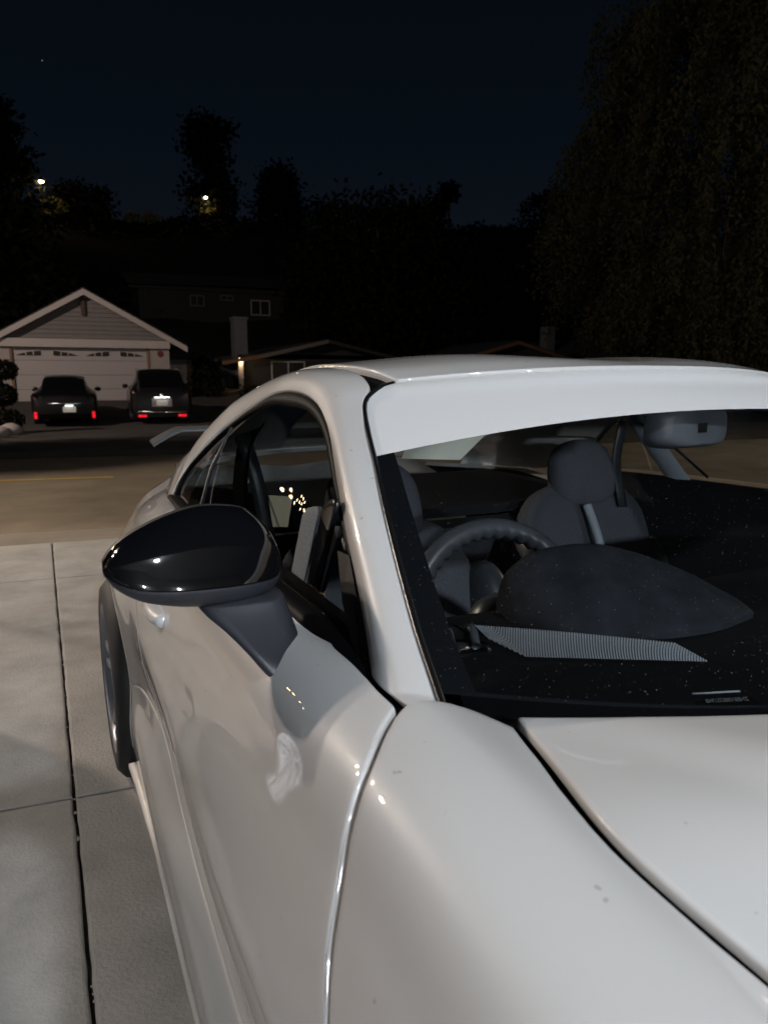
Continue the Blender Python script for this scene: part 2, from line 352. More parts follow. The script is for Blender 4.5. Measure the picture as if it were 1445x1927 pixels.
# black lip under the skirt, sticking out in front of the rear wheel
for sgn in (1, -1):
    mb = MB(); ys = np.linspace(1.24, 3.10, 40); P = []
    for y in ys:
        p = flank(np.array(y), np.array(9.)); o = .004 + .016*np.clip((y-2.7)/.4, 0, 1)
        P.append([(-sgn*(p[0]-.03), y, p[2]+.004), (-sgn*(p[0]+o), y, p[2]+.002), (-sgn*(p[0]+o+.002), y, p[2]-.008), (-sgn*(p[0]-.03), y, p[2]-.012)])
    recalc(mb.grid(np.array(P), cv=True).build('skirt_lip', 'paint', car))
# dark inner body behind the gaps
mb = MB(); ys = np.linspace(.25, 3.95, 150); vs = np.linspace(0, 9, 60)
Y_, V_ = np.meshgrid(ys, vs, indexing='ij'); P = flank(Y_, V_); du = np.gradient(P, axis=0); dv = np.gradient(P, axis=1); N = np.cross(du, dv); N /= np.linalg.norm(N, axis=2)[..., None]
if N[..., 0].sum() < 0: N = -N
P = P - N*.018
for sgn in (1, -1):
    Q = P.copy(); Q[..., 0] *= -sgn; Q = fardrop(Q); b = len(mb.v); mb.v += [tuple(q) for q in Q.reshape(-1, 3)]
    for i in range(149):
        for j in range(59):
            c = P[i:i+2, j:j+2].mean((0, 1))
            if all((c[1]-yc)**2 + (c[2]-AZ)**2 > (AR+.012)**2 for yc in (AXF, AXR)): mb.f.append((b+i*60+j, b+i*60+j+1, b+(i+1)*60+j+1, b+(i+1)*60+j))
inner = mb.build('inner_body', 'gap_dark', car)
# wheel wells and underbody
mb = MB()
for yc in (AXF, AXR):
    for sgn in (1, -1):
        th = np.linspace(math.radians(-10), math.radians(190), 28); xs = np.array([.845, .6])
        mb.grid(np.array([[(-sgn*x, yc+(AR+.012)*math.cos(t), AZ+(AR+.012)*math.sin(t)) for x in xs] for t in th]))
        mb.grid(np.array([[(-sgn*.6, yc+r*(AR+.012)*math.cos(t), AZ+r*(AR+.012)*math.sin(t)) for r in (0.01, 1)] for t in th]))
mb.box((0, 2.1, .22), (1.18, 3.7, .04)); mb.box((0, 2.12, .20), (1.68, 1.75, .05))
mb.build('underbody', 'gap_dark', car, False)
# ---- windscreen
EB = np.array([(.738, 1.585, .945), (.726, 1.627, .964), (.706, 1.71, 1.0), (.681, 1.80, 1.043), (.653, 1.894, 1.090), (.625, 1.982, 1.133), (.591, 2.09, 1.184), (.567, 2.145, 1.213), (.534, 2.165, 1.233), (.500, 2.182, 1.240)])
CB = np.array([(0, 1.46, .925), (0, 1.50, .955), (0, 1.60, 1.015), (0, 1.70, 1.070), (0, 1.80, 1.122), (0, 1.89, 1.168), (0, 1.99, 1.216), (0, 2.04, 1.238), (0, 2.065, 1.254), (0, 2.085, 1.265)])
def screen(a, b, lift=0):
    """windscreen: a -1..1 across, b 0 cowl .. 1 roof"""
    tt = np.linspace(0, 1, len(EB)); E = hermite(tt, EB, b); C = hermite(tt, CB, b); w = np.abs(a)[..., None]**2.1
    P = C + (E - C)*w; P[..., 0] = E[..., 0]*a
    P[..., 2] += lift*.83; P[..., 1] -= lift*.55
    return P
B0 = lambda a: .02 + .115*np.abs(a)**1.5
scr = panel('windscreen', lambda a, b: screen(2*a-1, B0(2*a-1) + (1-B0(2*a-1))*b), 'clear_glass', car, n=60, k=50, out=(0, -1, 1), mirror=False, edges=False)
def strip(name, lo, hi, m, lift, a0=-1, a1=1, n=80, k=10, parent=car):
    A, Bq = np.meshgrid(np.linspace(a0, a1, n), np.linspace(0, 1, k), indexing='ij')
    b = lo(A)*(1-Bq) + hi(A)*Bq; P = screen(A, b, lift); mb = MB().grid(P); mb.f = [f[::-1] for f in mb.f] if True else mb.f
    return mb.build(name, m, parent)
strip('windscreen_band', lambda a: .619-.042*np.abs(a)**2.2, lambda a: .995+0*a, 'banner', .0022)
for s0, s1 in ((-1, -.957), (.957, 1)): strip('glass_border', lambda a: B0(a), lambda a: .60+0*a, 'frit', -.004, s0, s1, 6, 40)
strip('glass_border', lambda a: B0(a), lambda a: B0(a)+.007, 'frit', -.004)
# screen edge moulding
def edge_path(off, lift, n=60, sgn=-1):
    tt = np.linspace(0, 1, len(EB)); E = hermite(tt, EB, np.linspace(.02, 1, n)); P = E.copy(); P[:, 0] = sgn*(E[:, 0]+off); P[:, 2] += lift; P[:, 1] -= lift*.3; return P
for sgn in (-1, 1):
    MB().tube(edge_path(.004, .001, sgn=sgn), .0042, 8).build('screen_moulding', 'trim_black', car)
# ---- pillar and roof rail strip
def otaper(P): P = np.array(P, float); return P
OB = np.array([(.758, 1.705, .937), (.752, 1.729, .951), (.738, 1.775, .980), (.719, 1.844, 1.020), (.700, 1.919, 1.058), (.673, 2.015, 1.109), (.634, 2.155, 1.181), (.620, 2.233, 1.206), (.612, 2.321, 1.2205), (.609, 2.402, 1.2245), (.610, 2.50, 1.2195), (.613, 2.63, 1.194), (.626, 2.79, 1.149), (.648, 2.90, 1.103), (.678, 2.985, 1.049), (.692, 3.02, 1.022), (.722, 3.035, .972), (.737, 3.02, .945)])
IB = np.array([(.747, 1.580, .946), (.734, 1.628, .967), (.714, 1.71, 1.003), (.689, 1.80, 1.046), (.661, 1.894, 1.093), (.632, 1.982, 1.136), (.597, 2.09, 1.188), (.573, 2.142, 1.216), (.552, 2.170, 1.235), (.542, 2.208, 1.2495), (.536, 2.276, 1.2615), (.533, 2.36, 1.268), (.530, 2.55, 1.267), (.530, 2.80, 1.236), (.532, 3.05, 1.180), (.540, 3.30, 1.105), (.552, 3.50, 1.035), (.566, 3.66, .985)])
BY = [1.6, 1.75, 1.9, 2.4, 2.8, 3.05]; BX = [.750, .753, .757, .760, .750, .735]; BZ = [.946, .951, .957, .957, .949, .940]
OEXT = np.array([(.741, 3.06, .936), (.730, 3.15, .930), (.705, 3.32, .914), (.655, 3.52, .899), (.60, 3.72, .888)])
OALL = np.concatenate([OB, OEXT])
def rail(a, b):
    """a along from pillar foot to boot, b 0 outer edge .. 1 inner edge"""
    # pair both borders by station so that the cross lines stay square to the rail
    Oc = curve(OALL, t=WO(a)); Ic = curve(IB, t=WI(a)); B = b[..., None]
    mid = Oc - Ic
    q = np.clip((a-.38)/.24, 0, 1); q = (q*q*(3-2*q))[..., None]
    nrm = np.array([.80, -.42, .42])*(1-q) + np.array([.62, .0, .78])*q
    wid = np.linalg.norm(mid, axis=-1)[..., None]
    bl = np.sin(np.pi*B)*(1.12-.24*B)
    P = Oc*(1-B) + Ic*B + nrm*bl*np.clip(wid*.17, .004, .026)
    P[..., 0] *= -1
    return P
_ya = np.linspace(0, 1, 400); _yo = curve(OALL, t=_ya); _yi = curve(IB, t=_ya)
KA = [0, .09, .19, .30, .42, .52, .62, .74, .86, 1.0]
def _near(C, fr): return [float(_ya[np.argmin(np.linalg.norm(C-np.array(p), axis=1))]) for p in fr]
_oa = _near(_yo, [(.752, 1.729, .951), (.725, 1.82, 1.007), (.700, 1.919, 1.058), (.665, 2.045, 1.124), (.625, 2.205, 1.197), (.610, 2.36, 1.2235), (.613, 2.63, 1.194), (.648, 2.90, 1.103), (.737, 3.02, .945), (.60, 3.72, .888)])
_ia = _near(_yi, [(.742, 1.60, .954), (.709, 1.728, 1.011), (.681, 1.83, 1.061), (.642, 1.95, 1.120), (.560, 2.160, 1.228), (.536, 2.28, 1.262), (.530, 2.62, 1.259), (.532, 2.98, 1.196), (.540, 3.30, 1.105), (.566, 3.66, .985)])
WO = lambda a: np.clip(hermite(KA, _oa, a), 0, 1); WI = lambda a: np.clip(hermite(KA, _ia, a), 0, 1)
panel('roof_rail', lambda a, b: rail(.004+.996*a, b), 'paint', car, n=180, k=40, out=(-.5, 0, .8), ea=.003, eb=.05, roll=.004, depth=.02)
# ---- side glass, black window surround
def sideglass(a, b, inset=0.0, base=.992):
    """between belt (b 0) and the upper window line (b 1), a 0 front .. 1 rear"""
    t = _gf + (_gr-_gf)*a; top = curve(OB, t=t)
    belt = np.stack([np.interp(top[..., 1], BY, BX), top[..., 1], np.interp(top[..., 1], BY, BZ)], -1)
    B = b[..., None]; P = belt*(1-B) + top*B
    P[..., 0] += .012*4*b*(1-b)*np.clip((top[..., 2]-belt[..., 2])/.2, 0, 1) - inset; P[..., 0] *= -1
    return P
_gf, _gr = .0, 1.0
g0 = .635
tg = curve(OB, t=_ya)[:, 1]; ysp = float(_ya[np.argmin(np.abs(tg-2.80))])
_gf, _gr = 0.01, ysp; panel('side_window', lambda a, b: sideglass(a, .03+.93*b, .012), 'tinted_glass', car, n=50, k=14, out=(-1, 0, .5), edges=False)
_gf, _gr = ysp+.006, .985; panel('quarter_window', lambda a, b: sideglass(a, .03+.93*b, .012), 'tinted_glass', car, n=24, k=14, out=(-1, 0, .5), edges=False)
for sgn in (-1, 1):
    # upper surround: a black band just inside the white rail
    pth = curve(OB, t=np.linspace(.03, 1, 120)); pth2 = pth.copy()
    R1 = pth + np.array([-.004, 0, -.001]); c = np.array([.70, 2.4, 1.05])
    inw = c - pth; inw[:, 0] = 0; inw /= np.linalg.norm(inw, axis=1)[:, None]
    w = np.interp(np.linspace(0, 1, 120), [0, .12, .5, .8, 1], [.012, .019, .024, .018, .015])[:, None]
    R2 = pth + inw*w + np.array([-.006, 0, 0]); R2[:, 0] += -inw[:, 2]*w[:, 0]*.62
    R3 = R2 + np.array([-.012, 0, 0])
    Rm = (R1+R2)/2 + np.array([.0035, 0, .001])
    G = np.stack([R1, R1*.6+Rm*.4+[.002, 0, 0], Rm, R2*.6+Rm*.4+[.002, 0, 0], R2, R3], 1); G[..., 0] *= sgn
    recalc(MB().grid(G).build('window_surround', 'surround_black', car))
    # belt moulding
    ys = np.linspace(1.715, 3.03, 70); bx = np.interp(ys, BY, BX)+.003; bz = np.interp(ys, BY, BZ)
    hh = np.interp(ys, [1.64, 1.75, 2.2, 3.03], [.004, .014, .010, .008])
    hh[0] = .001
    prof = [(.004, -.006), (.009, .000), (.008, .35), (.002, .85), (-.012, 1.0), (-.03, .9)]
    bz = bz - (.06*np.clip((ys-1.66)/.25, 0, 1) if sgn > 0 else 0)
    G = np.array([[(sgn*(x+a), y, z + (b*h if b >= 0 else b)) for a, b in prof] for x, y, z, h in zip(bx, ys, bz, hh)])
    recalc(MB().grid(G).build('belt_moulding', 'surround_black', car))
    # divider between door glass and quarter glass
    top = curve(OB, t=np.array([ysp]))[0]; A_ = np.array([.757, 2.60, .957]); B_ = top
    MB().tube([(sgn*(A_[0]-.004), A_[1], A_[2]), (sgn*((A_[0]+B_[0])/2+.006), (A_[1]+B_[1])/2, (A_[2]+B_[2])/2), (sgn*(B_[0]-.004), B_[1], B_[2]-.01)], .0042, 8).build('window_divider', 'matte_black', car)
    # mirror sail: black triangle in the front corner of the window
    V = [(.710, 1.915, 1.040), (.733, 1.845, .998), (.745, 1.79, .970), (.751, 1.748, .957), (.746, 1.752, .966), (.727, 1.812, 1.001), (.708, 1.882, 1.041)]
    mb = MB(); n_ = len(V); mb.v = [(sgn*(x+.003), y, z) for x, y, z in V] + [(sgn*(x-.012), y, z) for x, y, z in V]
    mb.f = [tuple(range(n_)), tuple(range(2*n_-1, n_-1, -1))] + [(q, n_+q, n_+(q+1) % n_, (q+1) % n_) for q in range(n_)]
    recalc(mb.build('mirror_sail', 'surround_black', car, False))
# black cover under the foot of each pillar
for sgn in (-1, 1):
    e_ = rail(np.full(30, .004), np.linspace(0, 1, 30)); n_ = np.array([.8, .42, -.42])
    Q = np.stack([e_ + [.002, .000, -.004], e_ + n_*.02 + [-.004, -.004, -.008], e_ + n_*.05 + [.0, .0, -.03]], 1); Q[..., 0] *= -sgn
    recalc(MB().grid(Q).build('pillar_foot_trim', 'surround_black', car))
# ---- roof
def roof(a, b):
    y0 = b; s = 2*a-1
    eX = np.interp(b, [0, .25, .6, 1], [.497, .507, .512, .512]); eY = 2.186 + b*.98; eZ = np.interp(b, [0, .10, .2, .4, .62, .8, 1], [1.244, 1.260, 1.268, 1.272, 1.247, 1.210, 1.155]);
    bb = np.stack([eX, eY, eZ], -1); tk = np.linspace(0, 1, 30); 
    EDG = np.array([(.497, 2.186, 1.2435), (.506, 2.27, 1.2605), (.511, 2.40, 1.270), (.513, 2.56, 1.270), (.512, 2.75, 1.247), (.511, 2.95, 1.206), (.512, 3.15, 1.150)])
    CEN = np.array([(0, 2.092, 1.268), (0, 2.19, 1.281), (0, 2.34, 1.288), (0, 2.52, 1.288), (0, 2.74, 1.270), (0, 2.97, 1.232), (0, 3.20, 1.180)])
    tt = np.linspace(0, 1, 7); E = hermite(tt, EDG, b); C = hermite(tt, CEN, b); w = np.abs(s)[..., None]**2.2
    P = C + (E-C)*w; P[..., 0] = E[..., 0]*s
    bub = np.exp(-((np.abs(s)-.52)/.30)**2) - .45*np.exp(-(s/.26)**2)
    P[..., 2] += .0085*bub*np.clip(b*3, 0, 1)*np.clip((1-b)*3, 0, 1)
    P[..., 2] += .004
    return P
panel('roof_panel', roof, 'paint', car, n=70, k=60, out=(0, 0, 1), mirror=False, ea=.005, eb=.006, roll=.003, depth=.012)
for sgn in (-1, 1):
    tt = np.linspace(0, 1, 18); r_ = roof(np.full(40, .0 if sgn < 0 else 1.0), np.linspace(0, 1, 40)); i_ = curve(IB, t=np.linspace(.42, .90, 40))
    yy = np.linspace(2.17, 3.2, 40); ii = np.stack([np.interp(yy, IB[6:, 1], IB[6:, 0]), yy, np.interp(yy, IB[6:, 1], IB[6:, 2])], -1); ii[:, 0] *= sgn
    rr = r_.copy(); rr[:, 0] *= .985
    Q = np.stack([ii - [0, 0, .010], rr - [0, 0, .013]], 1); mb = MB().grid(Q); recalc(mb.build('roof_ditch', 'gap_dark', car))
# rear window, boot, spoiler, bumpers
def rearglass(a, b):
    s = 2*a-1; E = curve([(.512, 3.16, 1.150), (.522, 3.32, 1.098), (.538, 3.52, 1.028), (.552, 3.68, .975)], t=b); C = curve([(0, 3.21, 1.180), (0, 3.38, 1.125), (0, 3.58, 1.050), (0, 3.76, .985)], t=b)
    P = C + (E-C)*(np.abs(s)[..., None]**2.2); P[..., 0] = E[..., 0]*s; return P
panel('rear_window', rearglass, 'tinted_glass', car, n=30, k=16, mirror=False, edges=False)
def boot(a, b):
    s = 2*a-1; E = curve([(.575, 3.68, .945), (.56, 3.95, .915), (.54, 4.15, .90), (.52, 4.22, .895)], t=b); C = curve([(0, 3.77, .985), (0, 3.98, .985), (0, 4.18, .985), (0, 4.265, .975)], t=b)
    P = C + (E-C)*(np.abs(s)[..., None]**2.4); P[..., 0] = E[..., 0]*s; return P
panel('boot_lid', boot, 'paint', car, n=40, k=16, mirror=False, ea=.006, eb=.02)
mb = MB(); sp = []
for s in np.linspace(-1, 1, 81):
    w = .632*s; zz = 1.046 - .052*max(0, (abs(s)-.80)/.20)**1.3; yy = 4.27 - .06*max(0, (abs(s)-.8)/.2)
    sp.append([(w, yy-.13, zz-.010), (w, yy-.09, zz-.004), (w, yy-.04, zz-.001), (w, yy, zz), (w, yy+.003, zz-.004), (w, yy-.04, zz-.008), (w, yy-.09, zz-.012), (w, yy-.128, zz-.016)])
wing = recalc(mb.grid(np.array(sp), cv=True).build('rear_wing', 'wing_grey', car))
for s in (-1, 1): recalc(MB().box((s*.36, 4.20, .965), (.03, .10, .13), 0, .006).build('wing_stay', 'wing_grey', car))
def endcap(name, yb, sg):
    mb = MB(); vs = np.linspace(0, 9, 28); yy = .30 if sg < 0 else 3.95; ye = [yy, yy + sg*.10, yy + sg*.20, yy + sg*.28, yy+sg*.315]
    P = []
    base = flank(np.full(28, yy), vs)
    for r, (f_, dy) in enumerate(((1, 0), (.995, .10), (.96, .20), (.88, .27), (.70, .31), (.35, .33), (0, .335))):
        q = base.copy(); q[:, 0] *= f_; q[:, 1] += sg*dy; q[:, 2] = np.where(q[:, 2] > .5, q[:, 2]-.35*(1-f_)*0 - (1-f_**.5)*.03, q[:, 2]); P.append(q)
    P = np.array(P); Q = P[::-1].copy(); Q[..., 0] *= -1
    recalc(mb.grid(np.concatenate([P, Q[1:]])).build(name, 'paint', car))
endcap('front_bumper', .3, -1); endcap('rear_bumper', 3.95, 1)
# ---- bonnet
G0 = lambda y: flank(np.asarray(y, float), VG(y))
def bonnet(a, b):
    s = 2*a-1; ye = .30 + (1.614-.30)*b
    g = G0(ye); ug = g[..., 0]-.0105; 
    t0 = 1-.006; k = np.clip((b-t0)/(1-t0), 0, 1); ug = ug - .004*(1-np.sqrt(np.clip(1-k*k, 0, 1)))
    x = s*ug; bow = .44*(.665**2 - np.minimum(np.abs(x), .665)**2)*np.clip(b*1.15-.15, 0, 1)
    y = ye - bow - .25*(1-np.abs(s)**2)*np.clip(1-b*3, 0, 1)
    z = g[..., 2] + .0005 + (.004+.055*(1-b))*(1-np.abs(s)**2.0)
    ul = .60 - (1.56-y)*.42; q = np.clip((ul+.045-np.abs(x))/.09, 0, 1); z = z + .011*q*q*(3-2*q)*np.clip((1-b)*9+.15, 0, 1)
    return np.stack([x, y, z], -1)
panel('bonnet', bonnet, 'paint', car, n=120, k=90, mirror=False, ea=.0035, eb=.004, roll=.003, depth=.006)
# dark channel under the bonnet gap and the cowl under the screen
mb = MB(); ys = np.linspace(.3, 1.66, 60)
for sgn in (-1, 1):
    g = G0(ys); Q = np.stack([np.stack([sgn*(g[:, 0]+.02), ys, g[:, 2]-.022], -1), np.stack([sgn*(g[:, 0]-.03), ys, g[:, 2]-.024], -1)], 1); mb.grid(Q)
Q = []
for x in np.linspace(-.80, .80, 41):
    yr = 1.40+.44*x*x; Q.append([(x, yr-.04, .912-.04*abs(x)**3), (x, yr+.06, .910-.0*abs(x)), (x, yr+.2, .885)])
recalc(mb.grid(np.array(Q)).build('cowl', 'gap_dark', car))
# ---- wing mirrors
def wing_mirror(sgn):
    piv = empty('wing_mirror', (0, 0, 0)); piv.parent = car
    # front outline in x / z, tip outwards
    X = np.array([.990, .978, .955, .92, .885, .85, .825, .806, .794, .787]) - .006
    ZT = np.array([1.066, 1.081, 1.095, 1.108, 1.1145, 1.1115, 1.1045, 1.089, 1.069, 1.045]) - .008
    ZB = np.array([1.053, 1.036, 1.020, 1.008, 1.001, .998, .998, 1.002, 1.012, 1.030]) - .008
    tt = np.linspace(0, 1, len(X)); te = np.linspace(0, 1, 41)
    x = hermite(tt, X, te); zt = hermite(tt, ZT, te); zb = hermite(tt, ZB, te)
    def surf(t, grow=0):
        z = zb[:, None] + (zt-zb)[:, None]*t[None]
        sx = np.abs((x-.883)/.107)[:, None]; sz = np.abs(t-.5)[None]*2; tilt = .42*np.maximum(t-.30, -.04)[None]*(zt-zb)[:, None]
        d = np.clip(1 - sx**2.6, 0, 1)**.5 * np.clip(1 - sz**3.4, 0, 1)**.5
        y = 1.925 - .020*(x[:, None]-.89)/.1 - (.062+grow)*d + tilt*d
        return np.stack([-(-sgn)*-1*np.broadcast_to(x[:, None], z.shape)*1.0, y, z], -1)
    def mk(t0, t1, n, grow, name, m):
        P = surf(np.linspace(t0, t1, n), grow); P[..., 0] = sgn*np.abs(P[..., 0])
        mb = MB().grid(P); return mb, P
    mb, P = mk(.30, 1, 26, .0015, '', ''); o = recalc_out(mb, P, 'mirror_cap', 'gloss_black', piv)
    mb, P = mk(0, .282, 14, -.001, '', ''); o = recalc_out(mb, P, 'mirror_housing', 'matte_black', piv)
    mb, P = mk(.272, .31, 4, -.004, '', ''); recalc_out(mb, P, 'mirror_seam', 'gap_dark', piv)
    # back: rim and mirror glass
    B = np.concatenate([np.stack([x, zt], -1), np.stack([x, zb], -1)[::-1]]); cx, cz = B.mean(0)
    R = [np.stack([sgn*(cx+(B[:, 0]-cx)*k), 1.925+.02*(.89-B[:, 0])/.1 + dy, cz+(B[:, 1]-cz)*k], -1) for k, dy in ((1, 0), (1.0, .012), (.94, .02), (.90, .016), (0.02, .014))]
    mb = MB().grid(np.array(R[:4]), cv=True); recalc(mb.build('mirror_rim', 'matte_black', piv))
    mb = MB().grid(np.array(R[3:]), cv=True); recalc(mb.build('mirror_glass', 'silver', piv))
    # arm down to the door
    secs = []
    for (xc, yc, zc, wx, wy, tl) in ((.838, 1.915, 1.000, .050, .034, 0), (.834, 1.905, .986, .050, .036, .1), (.822, 1.888, .962, .044, .042, .3), (.810, 1.870, .938, .040, .046, .5), (.800, 1.858, .916, .034, .046, .6), (.790, 1.85, .898, .026, .04, .7)):
        ring = []
        for q in range(20):
            t = 2*math.pi*q/20; c_, s_ = math.cos(t), math.sin(t); e = .55
            dx = math.copysign(abs(c_)**e, c_)*wx; dy = math.copysign(abs(s_)**e, s_)*wy
            ring.append((sgn*(xc+dx), yc+dy, zc + dx*.45*tl*2))
        secs.append(ring)
    P = np.array(secs); t_ = np.linspace(0, 1, len(secs)); P = hermite(t_, P.reshape(len(secs), -1), np.linspace(0, 1, 24)).reshape(24, 20, 3)
    mb = MB().grid(P, cv=True); mb.f.append(tuple(range(20))); mb.f.append(tuple(23*20+q for q in range(20)))
    recalc(mb.build('mirror_arm', 'matte_black', piv))
def recalc_out(mb, P, name, m, parent):
    o = mb.build(name, m, parent); me = o.data
    if sum(p.normal.y*p.area for p in me.polygons) > 0: me.flip_normals()
    return o
for s_ in (-1, 1): wing_mirror(s_)
# ---- door handles (one on each door)
for d_, sgn in zip(doors, (-1, 1)):
    P = []
    for t in np.linspace(0, 1, 14):
        y = 2.40 + .17*t; k = math.sin(math.pi*min(max(t, .02), .98))**.4; c = flank(np.array(y), np.array(3.35)); o_ = .004 + .022*k
        P.append([(sgn*(c[0]+o_*math.cos(q)*1.0), y, c[2] + .002 + .016*math.sin(q)*(.6+.4*k)) for q in np.linspace(0, 2*math.pi, 12, endpoint=False)])
    mb = MB().grid(np.array(P), cv=True); mb.f.append(tuple(range(12))); mb.f.append(tuple(13*12+q for q in range(12)))
    recalc(mb.build('handle', 'paint', d_))
# ---- wheels
def wheel_meshes(R=.315, Wd=.225, rr=.235, rim='gunmetal', spokes=5, double=True):
    tyre = MB().lathe([(-.0, rr-.01), (-.004, rr+.002), (-.010, rr+.02), (-.006, rr+.05), (.004, R-.018), (.016, R-.004), (.03, R), (Wd-.03, R), (Wd-.012, R-.008), (Wd, R-.04), (Wd, rr)], 72)
    rm = MB().lathe([(-.003, rr+.004), (-.006, rr-.002), (.0, rr-.010), (.018, rr-.016), (.06, rr-.03), (Wd-.02, rr-.03)], 72)
    rm.lathe([(.10, rr-.03), (.10, .02)], 40)
    sp = MB()
    for k in range(spokes):
        for off in ((-.17, .17) if double else (0,)):
            a = 2*math.pi*k/spokes + off*.9; a0 = 2*math.pi*k/spokes + off*.55
            pts = []
            for r, aa, wdt, h in ((.045, a0, .020, .022), (.10, a0*.5+a*.5, .016, .012), (.17, a, .015, .010), (rr-.014, a, .019, .004)):
                t = np.array([-math.sin(aa), math.cos(aa)]); c = np.array([math.cos(aa), math.sin(aa)])*r
                pts.append([(h+.028, *(c-t*wdt*1.15)), (h+.004, *(c-t*wdt)), (h, *(c-t*wdt*.6)), (h, *(c+t*wdt*.6)), (h+.004, *(c+t*wdt)), (h+.028, *(c+t*wdt*1.15))])
            sp.grid(np.array(pts), cv=True)
    sp.lathe([(.012, .0), (.010, .030), (.016, .036), (.024, .055), (.05, .062)], 24)
    return tyre, rm, sp, rim
def add_wheel(parent, x, y, z, side, cache):
    w = empty('wheel', (x, y, z)); w.parent = parent
    if side > 0: w.rotation_euler = (0, 0, math.pi)
    if 'm' not in cache:
        t, r, s, rim = cache['mb']; cache['m'] = []
        for n_, m_, mb_ in (('tyre', 'rubber', t), ('rim', rim, r), ('spokes', rim, s)):
            o = recalc(mb_.build(n_, m_, w)); autosmooth(o, 40); cache['m'].append(o)
    else:
        for o in cache['m']:
            c = o.copy(); COL.objects.link(c); c.parent = w
    return w
cw = {'mb': wheel_meshes()}
for yc in (AXR, AXF):
    for sd in (-1, 1): add_wheel(car, sd*(.898 if yc == AXR else .880), yc, AZ, sd, cw)
# ---- cabin
def sgrid(fn, n, k): A, B = np.meshgrid(np.linspace(0, 1, n), np.linspace(0, 1, k), indexing='ij'); return fn(A, B)
dash = MB()
def dashf(a, b):
    x = -.70 + 1.40*a; y = 1.50 + .44*(np.abs(2*a-1)**2)*.45*(1-b) + b*.55
    z = .895 + .018*np.sin(np.pi*np.clip(b*1.05, 0, 1)) - .25*np.clip((b-.86)/.14, 0, 1)**2
    return np.stack([x, y, z], -1)
dash.grid(sgrid(dashf, 40, 30)); dsh = recalc(dash.build('dashboard', 'dash_suede', car))
# instrument hood: a long leaf-shaped cowl over the dials
hb = MB(); hp = []
_t = np.linspace(0, 1, 60)
base_ = curve([(-.432, 1.972, .918), (-.450, 1.915, .918), (-.445, 1.868, .918), (-.421, 1.812, .918), (-.335, 1.765, .918), (-.228, 1.750, .918), (-.136, 1.766, .918)], 60)
ridge_ = curve([(-.430, 1.975, .924), (-.432, 1.955, .967), (-.397, 1.947, .994), (-.345, 1.937, 1.004), (-.285, 1.922, 1.003), (-.220, 1.906, .984), (-.140, 1.885, .950), (-.110, 1.842, .928), (-.132, 1.768, .920)], 60)
for i in range(60):
    row = [tuple(base_[i] + [0, 0, -.01])]
    for b in np.linspace(0, 1, 24):
        k = (4*b*(1-b))**.7; rib = .0022*math.sin(_t[i]*34+b*2)*k*math.sin(math.pi*_t[i])
        row.append(tuple(base_[i]*(1-b) + ridge_[i]*b + np.array([0, -.5, .85])*(.022*k*math.sin(math.pi*_t[i])**.6 + rib)))
    row.append(tuple(ridge_[i] + [0, .004, -.01])); row.append(tuple(ridge_[i] + [0, -.004, -.06])); hp.append(row)
recalc(hb.grid(np.array(hp)).build('instrument_hood', 'hood_suede', dsh))
# perforated strip on top of the dash: bright cells between dark bars
cells = MB(); bars = MB()
nx, ny = 74, 13
def meshf(u, v):
    # quad on the dash between four corners (front edge, rear edge)
    A0 = np.array([-.548, 1.785, .919]); B0 = np.array([-.337, 1.672, .917]); A1 = np.array([-.526, 1.890, .921]); B1 = np.array([-.325, 1.755, .919])
    return (A0*(1-u)+B0*u)*(1-v)+(A1*(1-u)+B1*u)*v
for i in range(nx):
    for j in range(ny):
        u0, u1, v0, v1 = (i+.22)/nx, (i+.74)/nx, (j+.24)/ny, (j+.76)/ny
        um = (u0+u1)/2; vm = (v0+v1)/2
        lo_ = lambda u: .55*max(0, .10-u)/.10
        hi_ = lambda u: 1-.30*u*u
        wv = lambda u, v: lo_(u)+(hi_(u)-lo_(u))*v
        cells.add([meshf(u0, wv(u0, v0))+[0, 0, .0005], meshf(u1, wv(u1, v0))+[0, 0, .0005], meshf(u1, wv(u1, v1))+[0, 0, .002], meshf(u0, wv(u0, v1))+[0, 0, .002]], [(0, 1, 2, 3)])
o = cells.build('vent_mesh', 'mesh_silver', dsh, False); tag(o, kind='stuff')
# side air vent and its fins in the corner of the dash
sv = MB().box((-.60, 1.86, .915), (.11, .09, .02), 0, .006); recalc(sv.build('side_vent', 'trim_black', dsh))
for k in range(3): MB().tube(curve([(-.640+.034*k, 1.815, .926), (-.630+.034*k, 1.84, .939), (-.618+.034*k, 1.87, .926)], 9), .006, 6).build('fin', 'leather', dsh)
MB().tube([(-.03, 1.70, .921), (.06, 1.69, .921), (.16, 1.69, .921)], .0022, 6).build('dash_seam', 'stripe', dsh)
recalc(MB().lathe([(.0, .0), (.004, .010), (.003, .014), (-.004, .016)], 20, 'z', (.115, 1.665, .915)).build('sun_sensor', 'leather', dsh))
# identification plate seen through the foot of the screen (the photograph is mirrored, so is its print)
recalc(MB().box((-.376, 1.628, .905), (.056, .0022, .0015), -.33).build('plate_edge', 'stripe', dsh))
cu = bpy.data.curves.new('print', 'FONT'); cu.body = 'ZNBE1088751948'; cu.size = .0066; cu.extrude = .0001; cu.align_x = 'CENTER'
to = bpy.data.objects.new('tmp', cu); COL.objects.link(to); dg_ = bpy.context.evaluated_depsgraph_get(); me = bpy.data.meshes.new_from_object(to.evaluated_get(dg_)); bpy.data.objects.remove(to)
pr = link('plate_print', me, 'print_grey', dsh, False); pr.location = (-.383, 1.607, .9045); pr.rotation_euler = (math.radians(35), 0, -.33); pr.scale = (-1, 1, 1)
MB().box((-.38, 1.613, .9015), (.070, .024, .001), -.33).build('plate_back', 'gap_dark', dsh, False)
